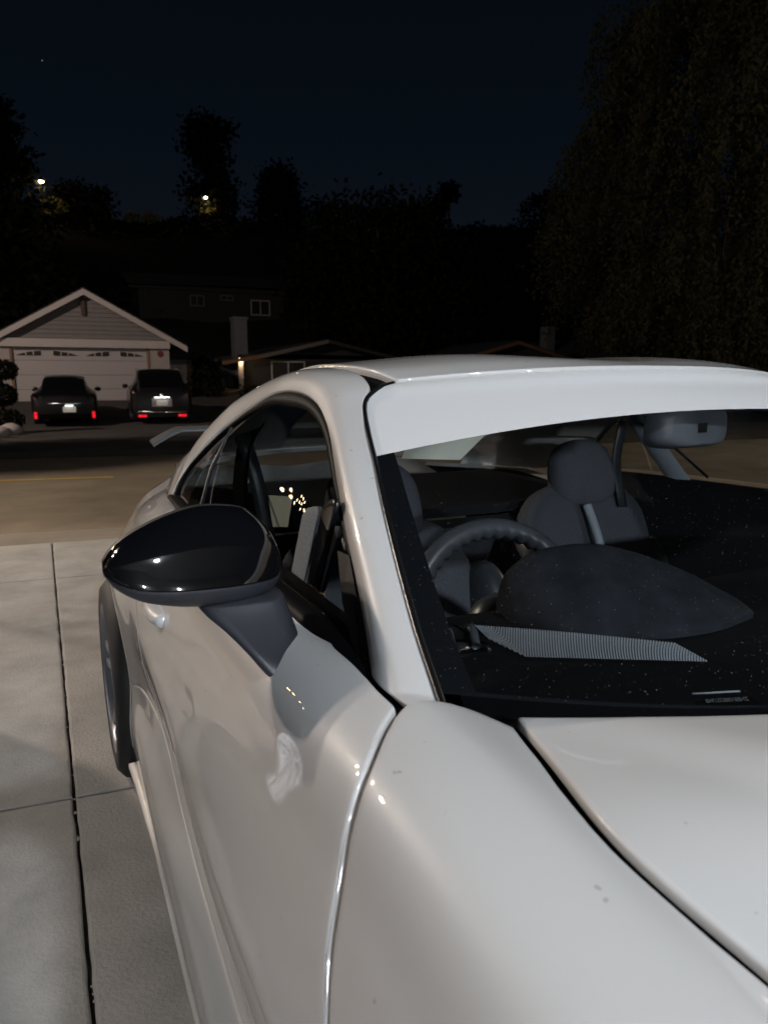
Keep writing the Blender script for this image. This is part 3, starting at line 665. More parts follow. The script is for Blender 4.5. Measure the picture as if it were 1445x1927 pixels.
# steering wheel with finger grips
sw = empty('steering_wheel', (-.330, 2.095, .820)); sw.parent = car; sw.rotation_euler = (math.radians(-22), 0, 0)
th = np.linspace(0, 2*np.pi, 241)[:-1]; mb = MB(); rings = []
for t in th:
    bump = .0030*math.cos(t*44) if .2 < t % (2*math.pi) < 2.9 else 0
    r_ = .0185; c = np.array([math.cos(t), 0, math.sin(t)]); rings.append([tuple(c*(.178+(r_+(bump*(1 if math.cos(q) < -.1 else 0)))*math.cos(q)) + np.array([0, 1, 0])*r_*math.sin(q)) for q in np.linspace(0, 2*math.pi, 14, endpoint=False)])
recalc(mb.grid(np.array(rings), True, True).build('rim', 'leather', sw))
mb = MB().lathe([(-.03, .0), (-.028, .05), (-.01, .065), (.03, .06)], 24, 'y')
recalc(mb.build('hub', 'leather', sw))
for a in (0.12, math.pi-.12, -math.pi/2): recalc(MB().tube([(.05*math.cos(a), 0, .05*math.sin(a)), (.17*math.cos(a), 0, .17*math.sin(a))], .014, 8, ell=1.4).build('spoke', 'leather', sw))
# seats
def seat(xc, dy=0):
    s = empty('seat', (xc, 2.5+dy, .225)); s.parent = car
    def pad(fn, name, m, n=24, k=24): recalc(MB().grid(sgrid(fn, n, k), cv=False).build(name, m, s))
    def lump(c, dx, dy, dz, tilt, p=2.6, taper=0.0):
        P = np.zeros((25, 32, 3)); ct, st = math.cos(tilt), math.sin(tilt)
        for i, ph in enumerate(np.linspace(-np.pi/2, np.pi/2, 25)):
            for j, th in enumerate(np.linspace(0, 2*np.pi, 32, endpoint=False)):
                sg = lambda v, e: math.copysign(abs(v)**e, v)
                z = sg(math.sin(ph), 2/p); r = abs(math.cos(ph))**(2/p); x = r*sg(math.cos(th), 2/p); y = r*sg(math.sin(th), 2/p)
                w = 1 - taper*(z*.5+.5)
                X, Y, Z = x*dx*w, y*dy, z*dz; P[i, j] = (c[0]+X, c[1]+Y*ct+Z*st, c[2]-Y*st+Z*ct)
        return P
    recalc(MB().grid(lump((0, .23, .39), .285, .075, .335, .36, 3.2, .12), cv=True).build('backrest', 'seat_cloth', s))
    for q in (-1, 1): recalc(MB().grid(lump((q*.25, .165, .36), .06, .095, .25, .36, 2.4), cv=True).build('bolster', 'leather', s))
    recalc(MB().grid(lump((0, .315, .735), .125, .055, .105, .25, 2.7, .15), cv=True).build('headrest', 'seat_cloth', s))
    recalc(MB().grid(lump((0, -.12, .10), .25, .28, .09, 0, 3), cv=True).build('cushion', 'seat_cloth', s))
    MB().tube(curve([(-.050, .225, .655), (-.048, .175, .57), (-.046, .135, .47), (-.046, .105, .38)], 12), .012, 6, ell=1.2).build('stripe', 'stripe', s)
seat(-.36, -.24); seat(.455)
# interior mirror
im = empty('interior_mirror', (-.012, 2.02, 1.166), 0.0); im.parent = car; im.rotation_euler = (0, 0, math.radians(6))
P = []
for u in np.linspace(0, 1, 20):
    r = math.sin(math.pi*min(max(u, 0), 1)) if False else (1-(1-min(u, .8)/.8)**2)**.5 if u < .8 else 1
    y = -.032 + .045*u; e = .45
    P.append([(.095*(.86+.14*r)*math.copysign(abs(math.cos(t))**e, math.cos(t))*(r if u < .05 else 1)*(r*.25+.75), y, .037*math.copysign(abs(math.sin(t))**e, math.sin(t))*(r*.3+.7)) for t in np.linspace(0, 2*math.pi, 40, endpoint=False)])
mb = MB().grid(np.array(P), cv=True); mb.f.append(tuple(range(40))); mb.f.append(tuple(19*40+q for q in range(40)))
recalc(mb.build('back_shell', 'mirror_shell', im))
MB().tube(curve([(0, -.005, .02), (.0, .0, .034), (0, .012, .043)], 10), .008, 8).build('mount', 'trim_black', im)
recalc(MB().grid(np.array([[(x, -.0335-.001*0, z) for z in (-.008, .008)] for x in (-.012, .012)])).build('button', 'trim_black', im))
# inner trim: pillars, door cards, roof lining, rear shelf, floor
for sgn in (-1, 1):
    A = curve(EB, t=np.linspace(.0, .98, 40)); B = curve(OB, t=np.linspace(0.02, .43, 40))
    A_in = A + [-.040, .035, -.022]; B_in = B + [-.055, .04, -.035]; M_ = (A_in+B_in)/2 + [-.035, .03, -.02]
    Q = np.stack([A_in, M_, B_in], 1); Q[..., 0] *= sgn; recalc(MB().grid(Q).build('pillar_trim', 'dash', car))
    ys = np.linspace(1.74, 3.03, 40); bx = np.interp(ys, BY, BX); bz = np.interp(ys, BY, BZ)
    Q = np.stack([np.stack([sgn*(bx-.018), ys, bz-.004], -1), np.stack([sgn*(bx-.06), ys, bz-.004], -1), np.stack([sgn*(bx-.085), ys, bz-.05], -1), np.stack([sgn*(bx-.11), ys, bz-.6], -1)], 1); recalc(MB().grid(Q).build('door_card', 'dash', car))
    O2 = curve(OB, t=np.linspace(.35, .9, 40)); Q = np.stack([O2 + [-.01, 0, -.008], O2 + [-.05, 0, .0], np.stack([np.full(40, .45), O2[:, 1], O2[:, 2]+.01], -1)], 1); Q[..., 0] *= sgn; recalc(MB().grid(Q).build('roof_trim', 'headliner', car))
    # pillar behind the door and belt
    Q = curve([(.745, 2.66, .94), (.73, 2.72, 1.01), (.69, 2.79, 1.11), (.615, 2.83, 1.19)], 16); Q = Q + (np.array([-.075, .03, -.01]) if sgn < 0 else 0)
    P = np.stack([Q + [-.03, -.04, 0], Q + [-.05, .0, 0], Q + [-.03, .06, 0]], 1); P[..., 0] *= sgn; recalc(MB().grid(P).build('centre_pillar_trim', 'stripe' if sgn > 0 else 'gap_dark', car))
    MB().tube(curve([(sgn*.60, 2.80, 1.12), (sgn*.57, 2.79, 1.0), (sgn*.56, 2.74, .86)], 8), .02, 6, ell=.2).build('seat_belt', 'leather', car)
mb = MB().grid(sgrid(lambda a, b: roof(.02+.96*a, .03+.9*b) - np.array([0, 0, .022]), 16, 16)); mb.build('headlining', 'headliner', car)
MB().box((0, 3.25, .86), (1.3, .7, .03)).build('rear_shelf', 'dash', car, False)
MB().box((0, 2.9, .55), (1.3, .12, .55)).build('rear_bench', 'seat_cloth', car, False)
MB().box((0, 2.35, .26), (1.5, 1.6, .03)).build('cabin_floor', 'gap_dark', car, False)
MB().box((0, 1.98, .60), (1.45, .04, .58)).build('dash_front', 'gap_dark', car, False)
# sun visor folded up on the driver's side
def quadsheet(a, b, c, d, sag=0.0, n=12):
    a, b, c, d = (np.array(k, float) for k in (a, b, c, d)); u = np.linspace(0, 1, n)
    P = np.array([[(a*(1-p)+b*p)*(1-q)+(d*(1-p)+c*p)*q + np.array([0, 0, sag*math.sin(math.pi*p)*math.sin(math.pi*q)]) for q in u] for p in u]); return MB().grid(P)
vs_ = quadsheet((-.52, 2.10, 1.150), (-.495, 2.17, 1.118), (-.362, 2.20, 1.106), (-.262, 2.26, 1.150), .008)
vo = vs_.build('sun_visor', 'cream', car)
# pale rear side trim seen through the door glass
quadsheet((-.60, 2.60, 1.0), (-.60, 2.43, 1.022), (-.60, 2.465, .955), (-.60, 2.57, .935), .0).build('rear_side_trim', 'cream', car)
# grey cloth panel standing inside the driver's window
sh = empty('fabric_panel', (-.70, 2.0, .98), 0, 'grey woven fabric panel standing upright inside the driver side window', 'window shade')
def plank(p0, p1, p2, p3, t, name, m, par):
    c = np.array([p0, p1, p2, p3], float); n = np.cross(c[1]-c[0], c[3]-c[0]); n /= np.linalg.norm(n)
    rows = []
    for b in np.linspace(0, 1, 16):
        l = c[0]*(1-b)+c[3]*b; r = c[1]*(1-b)+c[2]*b; inset = max(0, 1-min(b, 1-b)/.08)**2*.22
        l2 = l+(r-l)*inset; r2 = r-(r-l)*inset; ring = []
        for q in np.linspace(0, 2*math.pi, 16, endpoint=False):
            u = .5-.5*math.copysign(abs(math.cos(q))**.35, math.cos(q)); ring.append(tuple(l2*(1-u)+r2*u + n*t*math.copysign(abs(math.sin(q))**.6, math.sin(q))))
        rows.append(ring)
    mb = MB().grid(np.array(rows), cv=True); k = len(rows); mb.f.append(tuple(range(16))); mb.f.append(tuple((k-1)*16+q for q in range(16)))
    o = recalc(mb.build(name, m, par)); return o

plank((-.650, 2.212, 1.037), (-.685, 2.037, 1.075), (-.667, 2.186, .892), (-.632, 2.360, .861), .006, 'panel', 'grey_fabric', sh)
plank((-.690, 2.018, 1.080), (-.700, 1.936, 1.103), (-.685, 2.098, .907), (-.672, 2.158, .900), .005, 'edge_binding', 'trim_black', sh)
plank((-.685, 1.997, 1.054), (-.700, 1.927, 1.067), (-.680, 2.068, .925), (-.665, 2.140, .895), .004, 'second_fold', 'dash', sh)
sh.location = (0, 0, 0)
# ================================================================ ground, street, drives
mat('concrete', (.47, .465, .455), rough=.85, noise=.22, scale=3.2, bump=1.0, bscale=95, bdist=.0042, detail=10, spec=.25)
mat('concrete_old', (.30, .265, .22), rough=.9, noise=.2, scale=1.5, bump=.3, bscale=30, detail=8)
mat('joint_dirt', (.035, .03, .025), rough=1, noise=.6, scale=60, bump=.6, bscale=90, fleck=((.5, .48, .44), 38, .72))
mat('pebble', (.42, .40, .37), rough=.8)
mat('dry_leaf', (.05, .03, .02), rough=.8)
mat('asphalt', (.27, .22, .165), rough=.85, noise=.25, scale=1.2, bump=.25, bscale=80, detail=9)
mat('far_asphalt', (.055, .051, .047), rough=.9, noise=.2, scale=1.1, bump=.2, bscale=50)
mat('yellow_line', (.72, .46, .10), rough=.7, noise=.2, scale=3)
mat('soil', (.06, .05, .038), rough=1, noise=.4, scale=1.5, bump=.4, bscale=20)
mat('hill', (.007, .008, .005), rough=1, noise=.4, scale=.15)
G = MB().add([(-400, -60, -.46), (400, -60, -.46), (400, 900, -.46), (-400, 900, -.46)], [(0, 1, 2, 3)]); tag(G.build('ground', 'soil', None, False), kind='structure')
kerb = lambda x, o=0.0: 7.62 - .17*(x+1) + o
# near yard beside the drive, and the drive's slabs with open joints
yard = MB(); yard.add([(-60, -2.4, -.035), (60, -2.4, -.035), (60, kerb(60)-.4, -.035), (-60, kerb(-60)-.4, -.035)], [(0, 1, 2, 3)]); tag(yard.build('yard', 'soil', None, False), kind='structure')
drive = tag(empty('driveway', (0, 0, 0)), kind='structure')
mb = MB(); mb.add([(-4.4, -2.3, -.022), (3.2, -2.3, -.022), (3.2, 7.0, -.022), (-4.4, 7.0, -.022)], [(0, 1, 2, 3)]); mb.build('joint_fill', 'joint_dirt', drive, False)
def slab(poly, name='concrete_slab', z=0.0, h=.10, m='concrete', par=drive, r=.008):
    """slab with rounded edges; the rim wanders a little so that the joint is not ruled"""
    pts = []; n = len(poly); cx = sum(p[0] for p in poly)/n; cy = sum(p[1] for p in poly)/n
    for i in range(n):
        a, b = poly[i], poly[(i+1) % n]; k = max(2, int(math.hypot(b[0]-a[0], b[1]-a[1])/.045))
        for q in range(k):
            t = q/k; e = random.uniform(-.0018, .0018) if q else 0; dx, dy = b[0]-a[0], b[1]-a[1]; l = math.hypot(dx, dy)
            pts.append((a[0]+dx*t - dy/l*e, a[1]+dy*t + dx/l*e))
    rings = []
    for ins, dz in ((0, -h), (0, -r), (r*.35, -r*.3), (r, 0)):
        ring = []
        for i, p in enumerate(pts):
            d = math.hypot(p[0]-cx, p[1]-cy); ring.append((p[0]-(p[0]-cx)/d*ins*1.2, p[1]-(p[1]-cy)/d*ins*1.2, z+dz))
        rings.append(ring)
    mb = MB().grid(np.array(rings), cv=True); k = len(pts); mb.f.append(tuple(3*k+q for q in range(k))); return recalc(mb.build(name, m, par, False))
jx = [-4.35, -1.032, 1.40, 3.15]; j0 = [-2.25, .64, 3.245, 5.90, 7.0]; sl = -.10
for i in range(3):
    for k in range(4):
        g = .0042; xa, xb = jx[i]+g, jx[i+1]-g
        f_ = lambda x, y0: y0 + sl*(x+.6)*(1 if y0 > 0 else 0)
        slab([(xa, f_(xa, j0[k])+.003), (xb, f_(xb, j0[k])+.003), (xb, f_(xb, j0[k+1])-.003), (xa, f_(xa, j0[k+1])-.005)])
PB = MB()
for _ in range(34):
    y = random.uniform(1.6, 6.6); x = -1.032+random.uniform(-.006, .006); r = random.uniform(.002, .0055); n_ = 6
    ring = [(x+r*math.cos(q), y+r*1.3*math.sin(q), -.012+r*.4) for q in np.linspace(0, 2*math.pi, n_, endpoint=False)]
    PB.add(ring + [(x, y, -.012+r*1.3)], [(k, (k+1) % n_, n_) for k in range(n_)])
tag(PB.build('gravel', 'pebble', None), kind='stuff')
lf = MB().add([(-.715, 2.705, .004), (-.70, 2.715, .008), (-.69, 2.735, .006), (-.70, 2.75, .009), (-.717, 2.742, .007), (-.722, 2.722, .010)], [(0, 1, 2, 3, 4, 5)]).build('leaf', 'dry_leaf', None); tag(lf, 'single small dry brown leaf on the concrete beside the coupe', 'leaf')
# sidewalk strip / apron down to the gutter, street and far side
def sheet(name, rows, m, x0=-60, x1=60, n=2, kind='structure'):
    """rows: (y function, z) across the street"""
    xs = np.linspace(x0, x1, n); P = np.array([[(x, y(x), z) for y, z in rows] for x in xs]); mb = MB().grid(P); mb.f = [f[::-1] for f in mb.f]
    o = mb.build(name, m, None, False)
    if o.data.polygons[0].normal.z < 0: o.data.flip_normals()
    return tag(o, kind=kind)
yk = lambda o: (lambda x: 7.62 - .17*(x+1) + o)
sheet('pavement', [(yk(-.62), -.10), (yk(-.62), -.004), (yk(-.10), -.012), (yk(-.02), -.05), (yk(.02), -.075)], 'concrete_old')
sheet('gutter', [(yk(0.0), -.085), (yk(.38), -.105)], 'concrete')
ysl = lambda o: (lambda x: 11.78 - .19*(x+1.6) + o)
sheet('street', [(yk(.36), -.108), (ysl(0), -.10), (lambda x: 15.5-.19*(x+1.6), -.17)], 'asphalt')
sheet('yellow_line', [(ysl(-.06), -.0935), (ysl(.05), -.0935)], 'yellow_line', -60, -.2)
far = [(15.3, -.16), (15.45, -.06), (17.2, -.09), (24.5, -.20), (26.5, -.02), (31.2, .40), (36, .75), (42, 1.0)]
yf = lambda o: (lambda x: o - .19*(min(max(x, -20), 40)+1.6)*max(0, (24-o)/9 if o < 24 else 0))
sheet('far_lot', [(yf(a), b-.02) for a, b in far], 'soil', -60, 80, 60)
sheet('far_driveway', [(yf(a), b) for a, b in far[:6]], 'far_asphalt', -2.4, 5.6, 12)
# hillside
def hz(x, y):
    t = np.clip((y-40)/62, 0, 1); r = 18.6 + .062*x + 1.0*math.sin(x*.11) + .7*math.sin(x*.31+1)
    return 1.0 + (r-1.0)*(t*t*(3-2*t))*1.0 - np.clip((y-106)/60, 0, 1)*8
xs = np.linspace(-60, 190, 70); ys = np.linspace(40, 190, 50)
mb = MB().grid(np.array([[(x, y, hz(x, y) + random.uniform(-.25, .25)) for y in ys] for x in xs])); tag(recalc(mb.build('hills', 'hill')), kind='structure')
# ================================================================ trees
mat('bark', (.05, .04, .03), rough=.95, noise=.4, scale=9, bump=.6, bscale=20)
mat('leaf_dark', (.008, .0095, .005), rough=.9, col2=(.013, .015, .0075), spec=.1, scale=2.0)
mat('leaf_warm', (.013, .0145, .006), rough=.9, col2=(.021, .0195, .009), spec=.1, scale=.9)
mat('leaf_lit', (.13, .14, .04), rough=.7, col2=(.22, .20, .07), scale=1.2)  # lamp light on the ridge shrubs put into the leaf colour
def leaves(C, size, elong=1.0, hang=0.0, jit=.5):
    """one small bent quad per centre in C, loose orientation; hang > 0 lets them droop"""
    C = np.asarray(C); n = len(C); d = RNG.normal(size=(n, 3)); d[:, 2] = d[:, 2]*(1-hang) - hang*2.2; d /= np.linalg.norm(d, axis=1)[:, None]
    s = np.cross(d, RNG.normal(size=(n, 3))); s /= np.linalg.norm(s, axis=1)[:, None]; k = size*(1-jit*RNG.random((n, 1)))
    V = np.stack([C, C + d*k*elong*.5 + s*k*.42, C + d*k*elong, C + d*k*elong*.5 - s*k*.42], 1).reshape(-1, 3)
    me = bpy.data.meshes.new('leaves'); me.vertices.add(4*n); me.vertices.foreach_set('co', V.ravel().astype(np.float32)); me.loops.add(4*n); me.loops.foreach_set('vertex_index', np.arange(4*n, dtype=np.int32))
    me.polygons.add(n); me.polygons.foreach_set('loop_start', np.arange(0, 4*n, 4, dtype=np.int32)); me.polygons.foreach_set('loop_total', np.full(n, 4, np.int32)); me.update(); me.validate(); return me
def clumps(n_cl, n_leaf, rad, shape, sp):
    """leaf centres gathered in clumps spread through a crown; shape(t, u) gives radius share at height t"""
    P = []
    for _ in range(n_cl):
        t = random.random(); a = random.uniform(0, 2*math.pi); r = shape(t)*math.sqrt(random.uniform(.12, 1)); c = np.array([r*math.cos(a)*rad[0], r*math.sin(a)*rad[1], t*rad[2]])
        P.append(c + RNG.normal(size=(n_leaf, 3))*sp*np.array([1, 1, .75]))
    return np.concatenate(P)
def tree(name, label, loc, h, rad, shape, ncl, nlf, sp, size, m='leaf_dark', trunk_r=.2, group=None, cat='tree', base=0.2, hang=0, elong=1.3, limbs=5):
    t = empty(name, loc, 0, label, cat, group)
    mb = MB(); mb.tube(curve([(0, 0, -.4), (random.uniform(-.1, .1)*h*.2, 0, h*.3), (random.uniform(-.1, .1)*h*.3, .0, h*.62), (0, 0, h*.93)], 14), np.linspace(trunk_r, trunk_r*.25, 14), 8)
    for k in range(limbs):
        z0 = h*random.uniform(base, .75); a = random.uniform(0, 6.28); r = rad*shape(max(0, (z0/h-base)/(1-base)))*.8
        mb.tube(curve([(0, 0, z0), (r*.5*math.cos(a), r*.5*math.sin(a), z0+r*.3), (r*math.cos(a), r*math.sin(a), z0+r*.45)], 6), np.linspace(trunk_r*.4, trunk_r*.12, 6), 6)
    mb.build('trunk', 'bark', t)
    C = clumps(ncl, nlf, (rad, rad, h*(1-base)), shape, sp) + np.array([0, 0, h*base]); link('crown', leaves(C, size, elong, hang), m, t, False); return t
dome = lambda t: math.sqrt(max(0, 1-(2*t-1)**2))**.7
cone = lambda t: max(.06, (1-t)**.75*(1-.5*max(0, .15-t)/.15))
tall = lambda t: .55+.45*math.sin(t*9)*(.5) if t < .9 else .5
colu = lambda t: math.sqrt(max(0, 1-(2*t-1)**4))
G_R = 'trees along the dark ridge'
HZ = lambda x, y: float(hz(x, y))
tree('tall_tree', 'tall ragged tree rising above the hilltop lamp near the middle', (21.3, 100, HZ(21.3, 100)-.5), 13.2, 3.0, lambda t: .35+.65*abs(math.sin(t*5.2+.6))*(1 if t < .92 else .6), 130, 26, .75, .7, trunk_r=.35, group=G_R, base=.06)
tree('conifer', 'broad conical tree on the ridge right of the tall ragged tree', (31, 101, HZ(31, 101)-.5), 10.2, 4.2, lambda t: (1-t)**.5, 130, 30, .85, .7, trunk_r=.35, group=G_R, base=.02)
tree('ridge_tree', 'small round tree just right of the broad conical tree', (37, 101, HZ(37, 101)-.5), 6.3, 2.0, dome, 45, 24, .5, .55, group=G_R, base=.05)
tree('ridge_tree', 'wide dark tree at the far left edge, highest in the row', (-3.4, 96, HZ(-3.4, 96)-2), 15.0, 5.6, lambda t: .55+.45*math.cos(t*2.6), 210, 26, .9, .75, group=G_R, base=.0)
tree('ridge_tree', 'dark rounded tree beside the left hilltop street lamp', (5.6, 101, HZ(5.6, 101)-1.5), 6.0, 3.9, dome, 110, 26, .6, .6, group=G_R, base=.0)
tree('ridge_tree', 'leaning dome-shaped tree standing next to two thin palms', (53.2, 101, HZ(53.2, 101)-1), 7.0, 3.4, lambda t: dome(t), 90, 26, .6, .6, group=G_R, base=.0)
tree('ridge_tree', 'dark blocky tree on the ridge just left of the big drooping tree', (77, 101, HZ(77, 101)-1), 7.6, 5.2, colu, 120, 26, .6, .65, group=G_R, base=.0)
for px, hh in ((57.2, 7.7), (55.9, 6.6)):
    p = empty('palm_tree', (px, 100, HZ(px, 100)-.6), 0, 'taller of the two thin palms on the ridge' if hh > 7 else 'shorter of the two thin palms on the ridge', 'palm tree', 'palms on the ridge')
    MB().tube([(0, 0, 0), (.1, 0, hh*.5), (0, 0, hh)], [.16, .12, .10], 8).build('trunk', 'bark', p)
    C = RNG.normal(size=(260, 3))*np.array([.55, .55, .55]) + [0, 0, hh]; link('crown', leaves(C, .9, 1.6, .3), 'leaf_dark', p, False)
C = np.array([(x, 103+random.uniform(-3, 3), HZ(x, 103)+random.uniform(-.6, 1.3)) for x in np.linspace(-10, 120, 7000)] + [(random.uniform(-12, 110), yq, HZ(0, 0)*0 + float(hz(random.uniform(0, 1), yq))*0 + 0) for yq in []]); C = np.concatenate([C] + [np.array([(x, y, float(hz(x, y)) + random.uniform(0, .5))]) for x, y in zip(np.random.default_rng(3).uniform(-14, 80, 7000), np.random.default_rng(4).uniform(84, 104, 7000))]); tag(link('brush', leaves(C, .8), 'leaf_dark', None, False), kind='stuff')
LIT = 'shrubs under the hilltop lamps'
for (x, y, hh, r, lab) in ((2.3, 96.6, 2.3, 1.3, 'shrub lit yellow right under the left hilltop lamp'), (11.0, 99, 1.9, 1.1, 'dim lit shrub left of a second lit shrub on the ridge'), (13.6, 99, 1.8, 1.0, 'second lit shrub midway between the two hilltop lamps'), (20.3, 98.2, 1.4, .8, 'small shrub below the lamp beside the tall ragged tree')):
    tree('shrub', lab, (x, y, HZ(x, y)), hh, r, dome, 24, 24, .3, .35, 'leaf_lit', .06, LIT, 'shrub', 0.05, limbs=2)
G_M = 'trees behind the far houses'
tree('round_tree', 'big round dim tree behind the houses at centre', (19.5, 45, 1.0), 11.2, 5.4, dome, 300, 40, .75, .42, 'leaf_dark', .35, G_M, base=.08)
tree('round_tree', 'lower round tree right of the big round tree behind the houses', (26.4, 46, 1.0), 8.6, 3.6, dome, 170, 40, .6, .38, 'leaf_dark', .28, G_M, base=.08)
tree('round_tree', 'dark tree between the garage gable and the ridge, far left', (-4, 50, 2.0), 9.0, 5.0, dome, 160, 30, .8, .5, 'leaf_dark', .3, G_M, base=.0)
# the big drooping tree on the right: long hanging sprays
pt = empty('pepper_tree', (18.9, 17.5, -.1), 0, 'huge drooping tree filling the right side above the roof', 'tree')
mb = MB(); mb.tube(curve([(0, 0, -.4), (.2, 0, 1.6), (-.1, .1, 3.2), (0, 0, 6)], 12), np.linspace(.5, .2, 12), 10)
SPR = []
for k in range(16):
    a = random.uniform(0, 6.28); r = random.uniform(2.5, 5.0); z = random.uniform(5, 12.5); p = curve([(0, 0, 2.6+random.random()*2), (r*.4*math.cos(a), r*.4*math.sin(a), z*.75), (r*math.cos(a), r*math.sin(a), z)], 8)
    mb.tube(p, np.linspace(.16, .03, 8), 6)
mb.build('trunk', 'bark', pt)
for k in range(2300):
    a = round(random.uniform(0, 6.28)/.33)*.33 + random.gauss(0, .09); zt = random.uniform(2.6, 13.5); q = (zt-1.5)/12; R_ = (5.2*math.sqrt(max(.02, 1-(2*q-.95)**2))**.8) + .55*math.sin(3*a+zt) + .4*math.sin(7*a-2*zt)
    r = R_*math.sqrt(random.uniform(.35, 1)); ln = random.uniform(.8, 2.4); n = int(ln*52); t = np.linspace(0, 1, n)
    c = np.stack([r*math.cos(a)*(1+.12*t), r*math.sin(a)*(1+.12*t), zt - ln*t**1.3], -1) + RNG.normal(size=(n, 3))*.11; SPR.append(c)
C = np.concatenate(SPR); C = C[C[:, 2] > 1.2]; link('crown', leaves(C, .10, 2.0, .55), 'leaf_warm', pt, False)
# ================================================================ houses across the street
mat('stucco', (.40, .36, .35), rough=.9, noise=.06, scale=2, bump=.2, bscale=60)
mat('siding_grey', (.21, .195, .195), rough=.85, noise=.06, scale=3)
mat('white_trim', (.52, .48, .46), rough=.7, noise=.05, scale=2)
mat('door_white', (.46, .43, .43), rough=.6)
mat('shingle', (.035, .033, .034), rough=.95, noise=.3, scale=6)
mat('dim_trim', (.17, .155, .14), rough=.8)  # white trim with the dimmer light on it put into the colour
mat('brown_wood', (.22, .115, .06), rough=.8, noise=.2, scale=6)
mat('window_dark', (.03, .025, .025), rough=.4, spec=.3)
mat('wood_post', (.09, .055, .04), rough=.8)
mat('red_sign', (.16, .03, .03), rough=.5)
mat('brick_grey', (.13, .13, .15), rough=.9, noise=.1, scale=5)
mat('dark_wall', (.038, .036, .036), rough=.9, noise=.1, scale=3)
GY = 31.0
h = empty('garage_house', (0, 0, 0), 0, 'white gabled house with a wide four-window garage door behind the two parked cars', 'house')
X0, X1, GC, EZ, PZ = -2.75, 4.45, .75, 2.42, 4.46      # eave tips, ridge, eave height, peak
wl, wr_ = -2.55, 3.78; gz = .30; dl, dr, dtop = -1.80, 2.95, 2.44
mb = MB()
mb.box(((wl+dl)/2, GY+.15, (gz+2.55)/2), (dl-wl, .3, 2.55-gz)); mb.box(((dr+wr_)/2, GY+.15, (gz+2.55)/2), (wr_-dr, .3, 2.55-gz))
mb.box(((dl+dr)/2, GY+.17, (dtop+2.6)/2), (dr-dl, .26, 2.6-dtop)); mb.box((wr_-.15, GY+5, (gz+2.5)/2), (.3, 9.4, 2.5-gz)); mb.box((wl+.15, GY+5, (gz+2.5)/2), (.3, 9.4, 2.5-gz))
mb.build('wall', 'stucco', h, False)
# gable of horizontal boards, each its own piece
nb = 11
for k in range(nb):
    za = 2.56 + k*(PZ-.12-2.56)/nb; zb_ = 2.56 + (k+1)*(PZ-.12-2.56)/nb - .012
    f = lambda z: (PZ-.10-z)/(PZ-.10-EZ)
    xl = lambda z: GC - (GC-X0-.15)*f(z); xr = lambda z: GC + (X1-.15-GC)*f(z)
    y0, y1 = GY+.06, GY+.09
    if xr(zb_)-xl(zb_) < .05: continue
    v = [(xl(za), y0-.02, za), (xr(za), y0-.02, za), (xr(zb_), y0, zb_), (xl(zb_), y0, zb_), (xl(za), y1, za), (xr(za), y1, za), (xr(zb_), y1, zb_), (xl(zb_), y1, zb_)]
    MB().add(v, [(0, 1, 2, 3), (5, 4, 7, 6), (4, 5, 1, 0), (3, 2, 6, 7), (4, 0, 3, 7), (1, 5, 6, 2)]).build('board', 'siding_grey', h, False)
MB().add([(GC-3.0, GY+.10, 2.5), (GC+3.1, GY+.10, 2.5), (GC, GY+.10, PZ-.15)], [(0, 1, 2)]).build('gable_back', 'siding_grey', h, False)
MB().box(((X0+3.80)/2, GY-.06, 2.535), (3.80-X0, .20, .30)).build('band_beam', 'white_trim', h, False)
for (xa, xe) in ((X0-.1, GC), (X1, GC)):
    sgn = 1 if xe > xa else -1
    MB().add([(xa, GY-.32, EZ-.16), (xe, GY-.32, PZ-.16), (xe, GY-.32, PZ+.06), (xa, GY-.32, EZ+.06), (xa, GY-.27, EZ-.16), (xe, GY-.27, PZ-.16), (xe, GY-.27, PZ+.06), (xa, GY-.27, EZ+.06)], [(0, 1, 2, 3), (5, 4, 7, 6), (0, 4, 5, 1), (3, 2, 6, 7), (0, 3, 7, 4)]).build('barge_board', 'white_trim', h, False)
    MB().add([(xa, GY-.29, EZ+.07), (xe, GY-.29, PZ+.07), (xe, GY+10, PZ+.07), (xa, GY+10, EZ+.07), (xa, GY-.29, EZ+.12), (xe, GY-.29, PZ+.12), (xe, GY+10, PZ+.12), (xa, GY+10, EZ+.12)], [(0, 1, 2, 3), (5, 4, 7, 6), (0, 4, 5, 1), (0, 3, 7, 4)]).build('roof', 'shingle', h, False)
MB().box((GC-.04, GY-.02, 3.95), (.13, .12, .72)).build('gable_post', 'wood_post', h, False)
MB().tube([(4.42, GY-.25, EZ-.02), (4.42, GY+9, EZ-.02)], .07, 8).build('rain_gutter', 'white_trim', h)
gd = MB().box(((dl+dr)/2, GY+.13, gz+.30), (.02, .01, .02)).build('garage_door', 'door_white', h, False)
for r in range(4):
    z0 = gz + r*(dtop-gz)/4; z1 = gz + (r+1)*(dtop-gz)/4 - .012
    sec = MB().box(((dl+dr)/2, GY+.12, (z0+z1)/2), (dr-dl-.04, .05, z1-z0)).build('door_section', 'door_white', gd, False)
for r in range(3):
    for c in range(4):
        xc = dl + (c+.5)*(dr-dl)/4; z0 = gz + r*(dtop-gz)/4
        recalc(MB().box((xc, GY+.092, z0+(dtop-gz)/8), ((dr-dl)/4-.22, .012, .30), 0, .004).build('raised_panel', 'door_white', gd, False))
